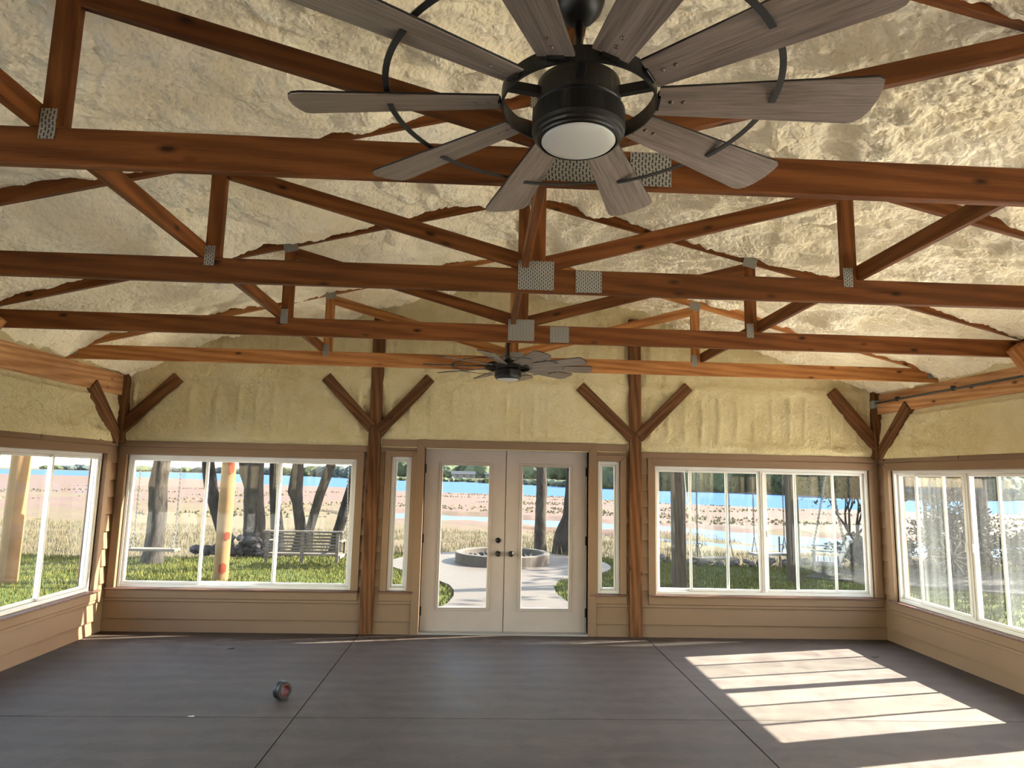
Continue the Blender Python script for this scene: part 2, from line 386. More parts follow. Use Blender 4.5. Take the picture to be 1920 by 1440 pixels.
# a timber: local x runs along it, so the grain follows
def timber(name, p0, p1, wn, wh, m='beam', parent=None, up=(0, 0, 1), bev=.004, ends=(0, 0), base=(0, 0, 0)):
    p0 = Vector(p0)-Vector(base); p1 = Vector(p1)-Vector(base); d = p1-p0; ln = d.length; d.normalize(); up = Vector(up)
    s = up.cross(d).normalized(); u = d.cross(s).normalized()   # s: width direction, u: height
    mb = MB(); a, b_ = wn/2, wh/2; e0, e1 = ends
    mb.hexa([(-e0, -a, -b_), (ln+e1, -a, -b_), (ln+e1, a, -b_), (-e0, a, -b_), (e0, -a, b_), (ln-e1, -a, b_), (ln-e1, a, b_), (e0, a, b_)])
    o = mb.build(name, m, parent, bev=bev)
    R = Matrix((d, s, u)).transposed().to_4x4(); o.matrix_local = Matrix.Translation(p0) @ R
    return o
# value noise
def vnoise(x, y, seed=0):
    rs = np.random.RandomState(seed); T = rs.rand(256, 256)
    xi = np.floor(x).astype(int); yi = np.floor(y).astype(int); fx = x-xi; fy = y-yi
    fx = fx*fx*(3-2*fx); fy = fy*fy*(3-2*fy)
    a = T[xi & 255, yi & 255]; b = T[(xi+1) & 255, yi & 255]; c = T[xi & 255, (yi+1) & 255]; d = T[(xi+1) & 255, (yi+1) & 255]
    return (a*(1-fx)+b*fx)*(1-fy)+(c*(1-fx)+d*fx)*fy-.5
def fbm(x, y, seed=0, octv=4, g=.5):
    r = 0; a = 1; 
    for k in range(octv):
        ca, sa = math.cos(.7+k), math.sin(.7+k)
        r = r+a*vnoise((x*ca-y*sa)*2**k, (x*sa+y*ca)*2**k, seed+k); a *= g
    return r
def worley(x, y, seed):
    rs = np.random.RandomState(seed); A = rs.rand(256, 256); B = rs.rand(256, 256)
    xi = np.floor(x).astype(int); yi = np.floor(y).astype(int); best = np.full(x.shape, 9.0)
    for i in (-1, 0, 1):
        for j in (-1, 0, 1):
            a = A[(xi+i) & 255, (yi+j) & 255]; b = B[(xi+i) & 255, (yi+j) & 255]
            best = np.minimum(best, (xi+i+a-x)**2+(yi+j+b-y)**2)
    return np.sqrt(best)
def gridfaces(nu, nv):
    i = np.arange((nu-1)*(nv-1)); u = i % (nu-1); v = i//(nu-1); a = v*nu+u
    return np.stack([a, a+1, a+nu+1, a+nu], 1)

# ------------------------------------------------------------ room
XL, XR, YB, XC = -4.076, 4.669, 7.715, .295
YR = -3.6                       # the room runs on behind the camera
TY = [.88, 2.31, 3.735, 5.18, 6.59]
HC = 2.79                       # underside of the bottom chords
def wmap(side):
    if side == 'back': return lambda u, d, z: (u, YB+d, z)
    if side == 'right': return lambda u, d, z: (XR+d, u, z)
    return lambda u, d, z: (XL-d, u, z)
def wbox(mb, side, u0, u1, d0, d1, z0, z1):
    f = wmap(side); a = f(u0, d0, z0); b = f(u1, d1, z1); mb.box(a[0], b[0], a[1], b[1], a[2], b[2]); return mb
def subtract(rects, hole):
    out = []; hx0, hx1, hz0, hz1 = hole
    for x0, x1, z0, z1 in rects:
        if hx1 <= x0 or hx0 >= x1 or hz1 <= z0 or hz0 >= z1: out.append((x0, x1, z0, z1)); continue
        if hx0 > x0: out.append((x0, hx0, z0, z1))
        if hx1 < x1: out.append((hx1, x1, z0, z1))
        a, b = max(x0, hx0), min(x1, hx1)
        if hz0 > z0: out.append((a, b, z0, hz0))
        if hz1 < z1: out.append((a, b, hz1, z1))
    return [r for r in out if r[1]-r[0] > .004 and r[3]-r[2] > .004]
TRIMZ = 2.05
def wall(name, side, u0, u1, openings, casings, posts, hasdoor=False):
    rects = [(u0-(.15 if side == 'back' else 0), u1+(.15 if side == 'back' else .012), 0, 2.96 if side != 'back' else 2.9)]
    for o in openings: rects = subtract(rects, o)
    mb = MB()
    for r in rects: wbox(mb, side, r[0], r[1], .012, .15, r[2], r[3])
    if side == 'back':
        mb.prism([(u0, 2.9), (u1, 2.9), (XC+4.4, 2.96), (XC, 4.05), (XC-4.4, 2.96)], 1, YB+.012, YB+.15)
    root = tag(mb.build(name, 'siding'), kind='structure')
    edges = [u0]+[v for p in posts for v in p]+[u1]
    lev = [0, .135]+[.135+.185*k for k in range(1, 11)]+[TRIMZ+(.0)]
    rows = [(lev[i], lev[i+1]) for i in range(len(lev)-1)]
    for i in range(0, len(edges), 2):
        b0, b1 = edges[i], edges[i+1]
        for z0, z1 in rows:
            if z1-z0 < .02: continue
            rs = [(b0+.002, b1-.002, z0, z1-.006)]
            for c_ in casings: rs = subtract(rs, c_)
            for (x0, x1, a, b) in rs:
                if x1-x0 < .012 or b-a < .012: continue
                mb = MB(); f = wmap(side)
                t0 = -.020*(1-(a-z0)/(z1-z0))-.001; t1 = -.020*(1-(b-z0)/(z1-z0))-.001
                P = lambda u, d, z: f(u, d, z)
                mb.hexa([P(x0, t0, a), P(x1, t0, a), P(x1, .013, a), P(x0, .013, a), P(x0, t1, b), P(x1, t1, b), P(x1, .013, b), P(x0, .013, b)])
                mb.build('siding_board', 'siding', root)
    return root
def casing(root, side, o, wd=.085, top=True, bottom=False, d=-.028):
    x0, x1, z0, z1 = o; f = wmap(side)
    # mitred boards
    def bd(poly):
        ax = 1 if side == 'back' else 0
        c0 = f(0, d, 0)[ax]; c1 = f(0, .02, 0)[ax]
        MB().prism(poly, ax, c0, c1).build('casing_board', 'siding', root, bev=.002)
    g = .0015
    if top: bd([(x0-wd, z1+wd), (x1+wd, z1+wd), (x1+g, z1+g), (x0-g, z1+g)])
    bd([(x0-wd, z1+wd-g*2), (x0-g, z1), (x0-g, z0), (x0-wd, z0)]); bd([(x1+wd, z1+wd-g*2), (x1+g, z1), (x1+g, z0), (x1+wd, z0)])
    # jamb liners
    for (a, b, c, e) in ((x0-.012, x0, z0, z1), (x1, x1+.012, z0, z1), (x0, x1, z1, z1+.012), (x0, x1, z0-.012, z0)):
        if c == z0-.012 and not bottom: continue
        wbox(MB(), side, a, b, -.005, .14, c, e).build('jamb', 'siding', root)
def sill(root, side, x0, x1, z):
    wbox(MB(), side, x0, x1, -.050, .05, z-.018, z).build('window_sill', 'sill', root, bev=.003)
    wbox(MB(), side, x0+.006, x1-.006, -.026, .015, z-.103, z-.020).build('apron_board', 'siding', root, bev=.002)
    wbox(MB(), side, x0+.004, x1-.004, -.020, .015, z-.137, z-.107).build('apron_board', 'siding', root, bev=.002)
def sash(root, side, x0, x1, z0, z1, d, w_=.028, gm='glass', nm='sash', th=.024):
    mb = MB()
    for r in ((x0, x0+w_, z0, z1), (x1-w_, x1, z0, z1), (x0+w_, x1-w_, z0, z0+w_), (x0+w_, x1-w_, z1-w_, z1)):
        wbox(mb, side, r[0], r[1], d, d+th, r[2], r[3])
    s = mb.build(nm, 'vinyl', root, bev=.003)
    f = wmap(side); g = wbox(MB(), side, x0+w_-.004, x1-w_+.004, d+th/2-.002, d+th/2+.002, z0+w_-.004, z1-w_+.004)
    g.build('pane', gm, s); return s
WN = [0]
def window(side, o, kind, gm='glass'):
    WN[0] += 1; x0, x1, z0, z1 = o
    fr = .035; mb = MB(); d0, d1 = .022, .105
    for r in ((x0, x0+fr, z0, z1), (x1-fr, x1, z0, z1), (x0+fr, x1-fr, z0, z0+fr), (x0+fr, x1-fr, z1-fr, z1)):
        wbox(mb, side, r[0], r[1], d0, d1, r[2], r[3])
    # stepped track
    e = fr+.014
    for r in ((x0+fr, x0+e, z0+fr, z1-fr), (x1-e, x1-fr, z0+fr, z1-fr), (x0+e, x1-e, z0+fr, z0+e), (x0+e, x1-e, z1-e, z1-fr)):
        wbox(mb, side, r[0], r[1], d0+.045, d1, r[2], r[3])
    root = tag(mb.build('window_%d' % WN[0], 'vinyl', bev=.003), kind='structure')
    a0, a1, b0, b1 = x0+fr+.002, x1-fr-.002, z0+fr+.002, z1-fr-.002
    if kind == 'three':
        t1 = a0+(a1-a0)*.335; t2 = a0+(a1-a0)*.665
        sash(root, side, a0, t1+.02, b0, b1, .030, gm=gm)
        sash(root, side, t1-.015, t2+.015, b0, b1, .058, .028, gm=gm)
        sash(root, side, t2-.02, a1, b0, b1, .030, gm=gm)
    elif kind == 'double':
        mid = (a0+a1)/2
        wbox(MB(), side, mid-.026, mid+.026, .016, .10, z0+fr, z1-fr).build('mullion', 'vinyl', root, bev=.004)
        wbox(MB(), side, mid-.008, mid+.008, .006, .016, b0+.02, b1-.02).build('interlock', 'vinyl', root, bev=.002)
        for s in (-1, 1):
            e_ = a0 if s < 0 else a1
            q = lambda t_: mid+s*t_
            W = abs(e_-mid)
            i0, i1 = sorted((q(.027), q(W*.70))); sash(root, side, i0, i1, b0, b1, .030, gm=gm)
            i0, i1 = sorted((q(W*.32), q(W))); sash(root, side, i0, i1, b0, b1, .060, gm=gm)
            lx = q(.034+.012)
            wbox(MB(), side, lx-.008, lx+.008, .020, .030, b0+.62, b0+.70).build('sash_latch', 'vinyl', root, bev=.002)
    else:
        sash(root, side, a0, a1, b0, b1, .050, .022, gm=gm)
    return root
W1 = (-3.955, -1.412, .458, 1.90); W2 = (2.005, 4.545, .458, 1.90)
SL = (-1.02, -.795, .458, 1.94); SR = (1.345, 1.60, .458, 1.94)
DO = (-.645, 1.235, 0, 2.05)
RW = [(5.20, 7.50, .458, 1.90), (2.55, 4.88, .458, 1.90), (-.2, 2.2, .06, 2.0), (-3.3, -.45, .06, 2.0)]  # last two: unseen windows made tall to let more sun onto the floor
LW = [(5.12, 7.47, .458, 1.90), (2.55, 4.88, .458, 1.90), (-.2, 2.2, .06, 2.0), (-3.3, -.45, .06, 2.0)]  # last two: unseen, stretched almost to the floor to admit more light
PB = [(-1.29, -1.15), (1.70, 1.84)]
def cas(o, w_=.085, down=.14): return (o[0]-w_, o[1]+w_, o[2]-down, o[3]+w_)
wb = wall('wall_back', 'back', XL, XR, [W1, W2, SL, SR, DO], [cas(W1), cas(W2), cas(SL, .075), cas(SR, .075), (DO[0]-.09, DO[1]+.09, -1, DO[3]+.09)], PB)
wr = wall('wall_right', 'right', YR, YB, RW, [cas(o) for o in RW], [(4.99, 5.09), (2.33, 2.42)])
wl = wall('wall_left', 'left', YR, YB, LW, [cas(o) for o in LW], [(4.975, 5.03), (2.33, 2.42)])
tag(MB().box(XL-.15, XR+.15, YR-.14, YR, 0, 2.96).prism([(XL, 2.96), (XR, 2.96), (XC, 4.05)], 1, YR-.14, YR).build('wall_rear', 'rearwall'), kind='structure')
for o in (W1, W2): casing(wb, 'back', o); sill(wb, 'back', o[0]-.09, o[1]+.09, o[2]-.002)
for o in (SL, SR): casing(wb, 'back', o, .07); sill(wb, 'back', o[0]-.08, o[1]+.08, o[2]-.002)
casing(wb, 'back', DO, .09, d=-.032)
for o in RW: casing(wr, 'right', o); sill(wr, 'right', o[0]-.09, o[1]+.09, o[2]-.002)
for o in LW: casing(wl, 'left', o); sill(wl, 'left', o[0]-.09, o[1]+.09, o[2]-.002)
# frieze boards
wbox(MB(), 'back', -1.14, 1.69, -.022, .012, 2.055, 2.135).build('frieze_board', 'siding', wb, bev=.002)
for a, b in ((XL+.03, -1.30), (1.85, XR-.03)): wbox(MB(), 'back', a, b, -.020, .012, 1.992, 2.055).build('frieze_board', 'siding', wb, bev=.002)
for s_, r_ in (('left', wl), ('right', wr)):
    for a, b in ((YR, 6.35), (6.36, YB-.03)): wbox(MB(), s_, a, b, -.020, .012, 1.992, 2.055 if a > 0 else 2.055).build('frieze_board', 'siding', r_, bev=.002)
window('back', W1, 'three'); window('back', W2, 'double', 'glass')
window('back', SL, 'one'); window('back', SR, 'one')
for o in RW: window('right', o, 'double', 'dusty')
for o in LW: window('left', o, 'three')

# doors
def door(n, x0, x1, knobs, hinge):
    y0 = YB+.075; th = .045; z0, z1 = .022, 2.035; lx0, lx1, lz0, lz1 = x0+.155, x1-.155, .245, 1.895
    mb = MB()
    for r in subtract([(x0, x1, z0, z1)], (lx0+.02, lx1-.02, lz0+.02, lz1-.02)): mb.box(r[0], r[1], y0, y0+th, r[2], r[3])
    root = tag(mb.build('door_%d' % n, 'door'), kind='structure')
    # raised glazing bead, two steps
    mb = MB()
    for wd, dd, off in ((.030, .014, 0), (.016, .022, .022)):
        a, b, c, e = lx0+off, lx1-off, lz0+off, lz1-off
        for q in ((a, a+wd, c, e), (b-wd, b, c, e), (a+wd, b-wd, c, c+wd), (a+wd, b-wd, e-wd, e)):
            mb.box(q[0], q[1], y0-dd, y0+.002, q[2], q[3])
    mb.build('glazing_bead', 'door', root, bev=.004)
    MB().box(lx0+.03, lx1-.03, y0+.018, y0+.024, lz0+.03, lz1-.03).build('glass_lite', 'glass', root)
    for kx, kz, kind in knobs:
        mb = MB(); seg = 28
        if kind == 'knob': prof = [(.0, .062), (.018, .062), (.027, .052), (.029, .042), (.024, .030), (.012, .022), (.012, .008), (.032, .008), (.032, 0)]
        else: prof = [(.0, .026), (.020, .026), (.024, .020), (.026, .012), (.031, .008), (.031, 0)]
        mb.lathe(prof, seg); o = mb.build('door_knob' if kind == 'knob' else 'deadbolt', 'black', root, smooth=True)
        o.rotation_euler = (PI/2, 0, 0); o.location = (kx, y0, kz)
        if kind != 'knob': MB().box(-.005, .005, -.018, .018, .026, .036).build('thumb_turn', 'black', o)
    for hz in (.235, 1.03, 1.815):
        MB().box(hinge-.009, hinge+.009, y0-.012, y0+.01, hz-.05, hz+.05).build('hinge', 'black', root, bev=.002)
    return root
door(1, -.632, .285, [(.215, 1.02, 'bolt'), (.215, .872, 'knob')], -.638)
door(2, .293, 1.213, [(.365, .872, 'knob')], 1.220)
tag(MB().box(DO[0], DO[1], YB-.02, YB+.15, 0, .018).build('trim_1', 'track'), kind='structure')   # threshold
tag(MB().box(-.640, -.632, YB+.07, YB+.13, .02, 2.04).box(1.216, 1.228, YB+.07, YB+.13, .02, 2.04).box(.262, .316, YB+.121, YB+.132, .02, 2.04).box(-.64, 1.228, YB+.121, YB+.145, 2.0, 2.05).box(-.64, -.60, YB+.121, YB+.145, .0, 2.05).box(1.19, 1.228, YB+.121, YB+.145, .0, 2.05).box(-.640, 1.228, YB+.07, YB+.13, 2.038, 2.049).build('trim_2', 'door'), kind='structure')

# floor slabs with saw-cut joints
fl = tag(MB().box(XL-.1, XR+.1, YR, YB+.1, -.15, -.012).build('floor', 'joint'), kind='structure')
xs = [XL-.05, -1.29, 1.882, XR+.05]; ys = [YR, -1.5, 1.82, 5.13, YB+.01]
for i in range(3):
    for j in range(4):
        MB().box(xs[i]+.004, xs[i+1]-.004, ys[j]+.0035, ys[j+1]-.0035, -.012, 0).build('concrete_slab', 'slab', fl, bev=.002)

# foam ceiling
def foam_ceiling():
    hx = .0105
    xs_ = np.arange(XC-4.62, XC+4.62, hx); ys_ = np.concatenate([np.arange(YR, 1.0, .12), np.arange(1.0, YB+.03, hx)])
    X, Y = np.meshgrid(xs_, ys_); a = np.abs(X-XC)
    ar = np.sqrt(a*a+.012)
    Z = 4.050-.25*ar
    Z -= np.clip((a-3.85)/.5, 0, 2)**2*.13
    dt = np.min([np.abs(Y-t_) for t_ in TY+[-.55, -2]], 0)
    near = np.exp(-(dt/.11)**2)
    ang = np.where(X < XC, 1.0, -1.0)
    u = X*.8+ang*Y*.6; v = -ang*X*.6+Y*.8
    big = fbm(u*1.05, v*2.5, 3, 4, .58)*.17
    mid = -np.abs(fbm(u*4.0, v*7, 20, 2, .5))*.055
    wx = fbm(X*6, Y*6, 90, 2)*.05
    am = .55+.9*np.clip(fbm(X*1.4, Y*1.4, 95, 2)+.35, 0, 1)
    fine = -(1-np.minimum(worley((X+wx)*27, (Y-wx)*31, 41), 1)**2)*.020*am-(1-np.minimum(worley((X+wx)*12, (Y+wx)*15, 43), 1)**2)*.022*am-np.abs(fbm(X*19, Y*23, 40, 2, .6))*.010
    lump = np.clip(fbm(X*2.2, Y*2.2, 60, 3)-.22, 0, 1)*.28
    ridge = np.exp(-((a)/.25)**2)*fbm(X*9, Y*9, 80, 3)*.06
    d = (big-lump)*(1-.55*near)+mid*(1-.3*near)+fine+ridge
    sag = np.sin(np.clip(dt/.71, 0, 1)*PI/2)*.035
    Z = Z+d+sag*.8
    Z = np.where(a > 4.30, np.maximum(Z, 2.80+(a-4.30)*.02), Z)
    V = np.stack([X, Y, Z], -1).reshape(-1, 3)
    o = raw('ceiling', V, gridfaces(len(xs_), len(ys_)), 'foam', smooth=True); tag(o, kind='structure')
foam_ceiling()
# roof deck over the foam
for s in (-1, 1):
    x1 = XC+s*5.15; z1 = 4.20-.25*5.15
    o = MB().prism([(XC, 4.20), (x1, z1), (x1, z1+.05), (XC, 4.25)], 1, YR-.2, YB+.55).build('roof_panel', 'roofing')
    tag(o, 'dark roof slope above the foam ceiling, %s half' % ('left' if s < 0 else 'right'), 'roof', kind='structure')

def foam_back():
    h = .0125
    xs_ = np.arange(XL-.02, XR+.02, h); zs = np.arange(2.04, 4.08, h)
    X, Z = np.meshgrid(xs_, zs)
    # corrugation ribs read through the foam up to the girt
    wob = vnoise(X*1.3, Z*2.0, 5)*.05
    ph = (X+wob)/.205+vnoise(X*1.1, X*0, 9)*1.2
    rib = np.exp(-((ph-np.round(ph))/.13)**2)*(.5+vnoise(np.round(ph)*3.7, Z*1.5, 12))
    mask = 1/(1+np.exp(-(Z-2.20)/.02))*(1/(1+np.exp((Z-2.70-.05*vnoise(X*2, X*0, 2))/.015)))
    mask2 = (Z > 2.95)*.45*(1/(1+np.exp((Z-3.6)/.05)))
    D = rib*.034*(mask+mask2)
    D += np.exp(-((Z-2.79)/.055)**2)*.035+np.exp(-((Z-2.12)/.05)**2)*.022
    D += fbm(X*2.2, Z*2.2, 15, 4, .55)*.05+np.abs(fbm(X*21, Z*21, 33, 2))*.013+np.abs(fbm(X*6, Z*6, 34, 3))*.026*(1-mask*.5)
    # knife thinner at timber edges
    for p in PB:
        D -= np.exp(-((X-(p[0]+p[1])/2)/.10)**2)*.02
    D = .020+D
    D -= np.clip((2.085-Z)/.04, 0, 1)*.02
    D = np.where(D > .045, .045+(D-.045)*.35, D)
    low = np.where((X > -1.14) & (X < 1.69), 2.142, 2.062)
    D = np.where(Z < low, -.004, D)
    Y = YB-np.maximum(D, -.004)
    V = np.stack([X, Y, Z], -1).reshape(-1, 3)
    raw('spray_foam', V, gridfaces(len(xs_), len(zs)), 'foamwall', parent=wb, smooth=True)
foam_back()
def foam_side(side, root, seed):
    h = .014
    ys_ = np.concatenate([np.arange(YR, 4.4, .15), np.arange(4.4, YB+.02, h)]); zs = np.arange(2.035, 2.99, h)
    Y, Z = np.meshgrid(ys_, zs)
    D = .03+fbm(Y*2.0, Z*2.6, seed, 4, .55)*.055+np.abs(fbm(Y*21, Z*21, seed+9, 2))*.014+np.abs(fbm(Y*8, Z*8, seed+5, 3))*.024
    ph = Y/.21; D += np.exp(-((ph-np.round(ph))/.14)**2)*.012*(np.sin(Y*2.1+seed) > 0)
    D += np.exp(-((Z-2.12)/.05)**2)*.02
    D += .03*np.exp(-((Y-7.0)/.03)**2)
    D = np.clip(D, .004, .055)*np.where(Z > 2.5, .35, 1)
    X = XR-D if side == 'right' else XL+D
    V = np.stack([X, Y, Z], -1).reshape(-1, 3)
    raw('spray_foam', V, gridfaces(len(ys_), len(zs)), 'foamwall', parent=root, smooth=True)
foam_side('left', wl, 101); foam_side('right', wr, 140)

# ------------------------------------------------------------ timber frame
# posts (with knee braces as their parts)
def brace_pair(root, base, ax, z0, ends, m='post', w_=.085, h_=.13, yoff=0):
    for (p0, p1) in ends:
        timber('knee_brace', p0, p1, w_, h_, m, root, up=(0, 0, 1), base=base)
def backpost(x0, x1, top, label, ends):
    base = ((x0+x1)/2, YB-.0, 0)
    root = thing('timber_post', label, 'post', base)
    timber('post_shaft', (base[0], YB+.0, .0), (base[0], YB+.0, top), .115, x1-x0, 'post', root, up=(1, 0, 0), base=base, bev=.006)
    for p0, p1 in ends:
        timber('knee_brace', (p0[0], YB-.028, p0[1]), (p1[0], YB-.028, p1[1]), .09, .125, 'post', root, base=base)
    return root
backpost(-1.29, -1.15, 3.62, 'dark brown timber post between the left window and the double door', [((-1.26, 2.26), (-1.80, 2.83)), ((-1.18, 2.22), (-.61, 2.85))])
backpost(1.70, 1.84, 3.62, 'dark brown timber post between the double door and the right rear window', [((1.73, 2.22), (1.12, 2.80)), ((1.81, 2.22), (2.40, 2.83))])
def cornerpost(s, label):
    xc = XL+.025 if s < 0 else XR-.025
    base = (xc, YB-.03, 2.0)
    root = thing('timber_post', label, 'post', base)
    timber('post_shaft', (xc, YB-.05, 2.03), (xc, YB-.05, 2.84), .14, .13, 'post', root, up=(1, 0, 0), base=base, bev=.006)
    if s < 0: timber('knee_brace', (xc-.0, YB-.045, 2.17), (xc+.60, YB-.045, 2.78), .09, .13, 'post', root, base=base)
    else: timber('knee_brace', (xc+.0, YB-.045, 2.17), (xc-.54, YB-.045, 2.82), .09, .13, 'post', root, base=base)
    timber('knee_brace', (xc-.0, YB-.10, 2.06), (xc-.0, YB-.69, 2.60), .09, .14, 'post', root, base=base)
cornerpost(-1, 'dark corner post with two braces fanning up in the left rear corner')
cornerpost(1, 'brown corner post with two braces fanning up in the right rear corner')
# side wall posts with truss knee braces
for s in (-1, 1):
    for k, (ty, py) in enumerate(((5.18, 5.04 if s > 0 else 5.0), (2.31, 2.375))):
        xw = XL if s < 0 else XR; base = (xw, py, 0); sn = 'left' if s < 0 else 'right'
        root = thing('timber_post', 'side wall timber post with a brace up to the %s truss, on the %s wall' % (('third', 'nearest')[k], sn), 'post', base)
        timber('post_shaft', (xw, py, 0), (xw, py, 2.56), .09, .05, 'post', root, up=(0, 1, 0), base=base, bev=.006)
        xi = XC+s*3.98
        timber('knee_brace', (xw+s*.02, ty-.075, 2.27), (xi, ty-.075, 2.865), .085, .13, 'beam_lit', root, base=base, ends=(0, .0))
# header beams
for s, nm in ((-1, 'left'), (1, 'right')):
    xi = -4.03 if s < 0 else 4.62
    base = (xi+s*.03, 7.6, 2.56)
    root = thing('header_beam', 'orange-brown header beam along the top of the %s wall%s' % (nm, ', carrying a dark conduit' if s > 0 else ', worn and scratched'), 'beam', base)
    y1 = 7.60 if s < 0 else 7.63
    if s < 0: timber('beam_ply', (xi-.035, y1, 2.668), (xi-.035, YR, 2.668), .075, .232, 'header', root, base=base)
    else:
        timber('beam_ply', (xi+.035, y1, 2.615), (xi+.035, YR, 2.615), .075, .125, 'header', root, base=base)
        timber('beam_ply', (xi+.055, y1-.02, 2.732), (xi+.055, YR, 2.732), .065, .105, 'header', root, base=base)
p = [(4.605, 7.58, 2.683), (4.600, 7.0, 2.686), (4.603, 6.2, 2.684), (4.600, 5.30, 2.683)]
cd = thing('conduit', 'thin dark conduit running along the right header beam', 'pipe', (4.6, 7.6, 2.68))
MB().tube([(a-4.6, b-7.6, c-2.68) for a, b, c in p], .011, 8).build('pipe_run', 'conduit', cd, smooth=True)
for yy in (7.2, 6.3, 5.36): MB().box(-.016, .03, yy-7.6-.012, yy-7.6+.012, -.012, .035).build('clip', 'conduit', cd, bev=.002)
MB().box(-.035, .045, -.02, .055, -.055, .035).build('junction_box', 'zinc', cd, bev=.004)

# roof trusses
def nail_plate(root, x, z, w_, h_, y, rot=0, base=(0, 0, 0)):
    mb = MB().box(-w_/2, w_/2, -.0015, .0015, -h_/2, h_/2); o = mb.build('nail_plate', 'plate', root)
    o.location = (x-base[0], y-base[1], z-base[2]); o.rotation_euler = (0, rot, 0); return o
SL_ = math.atan(.25)
def truss(ty, label, m='beam', full=True):
    base = (XC, ty, HC); root = thing('roof_truss', label, 'truss', base, group=None)
    T = .038; fy = ty-T/2-.0035
    ch = timber('bottom_chord', (XC-4.42, ty, HC+.07), (XC+4.42, ty, HC+.07), T, .14, m, root, base=base)
    # rafters: underside z = 3.965-.25*dx
    for s in (-1, 1):
        u0 = (XC, ty, 3.965+.045); u1 = (XC+s*4.5, ty, 3.965+.045-.25*4.5)
        timber('rafter', u0, u1, T, .089, m, root, base=base)
    timber('king_post', (XC, ty, HC+.14), (XC, ty, 3.94), T, .089, m, root, up=(1, 0, 0), base=base)
    for s in (-1, 1):
        xq = XC+s*1.845
        timber('web_post', (xq, ty, HC+.14), (xq, ty, 3.965-.25*1.845), T, .089, m, root, up=(1, 0, 0), base=base)
        timber('web_brace', (XC+s*.045, ty+.0, HC+.172), (XC+s*1.815, ty, 3.965-.25*1.815-.055), T-.004, .089, m, root, base=base)
    nail_plate(root, XC-.01, HC+.098, .205, .170, fy, 0, base)
    nail_plate(root, XC+.295, HC+.070, .150, .128, fy, 0, base)
    for s in (-1, 1):
        xq = XC+s*1.845
        nail_plate(root, xq-.015*1, HC+.150, .055, .115, fy, 0, base)
        nail_plate(root, xq+s*.0, 3.965-.25*1.845+.002, .11, .085, fy, s*(SL_), base)
        nail_plate(root, XC+s*4.33, HC+.085, .16, .10, fy, 0, base)
    nail_plate(root, XC, 3.955, .12, .07, fy, 0, base)
    return root
truss(TY[1], 'nearest visible roof truss, its bottom chord crossing right behind the large ceiling fan')
truss(TY[2], 'second roof truss, its chord crossing just below the large ceiling fan')
truss(TY[3], 'third roof truss, crossing in front of the small fan rod')
truss(TY[4], 'farthest roof truss, behind the small far ceiling fan', 'beam_lit')
truss(TY[0], 'roof truss overhead, above the top of the view')
# longitudinal runners on top of the chords
for x, lb in ((-1.615, 'runner board along the left row of web posts'), (.222, 'runner board along the king posts under the ridge'), (2.207, 'runner board along the right row of web posts')):
    segs = ((YR, 6.75, ''),) if x != .222 else ((YR, 1.52, ', piece nearest the viewer'), (1.72, 5.80, ', long middle piece'), (6.0, 6.75, ', short far piece'))
    for y0, y1, ex in segs:
        o = timber('ceiling_runner', (x, y0, HC+.14+.046), (x, y1, HC+.14+.046), .038, .089, 'beam', bev=.004)
        tag(o, lb+ex, 'board', group=None)

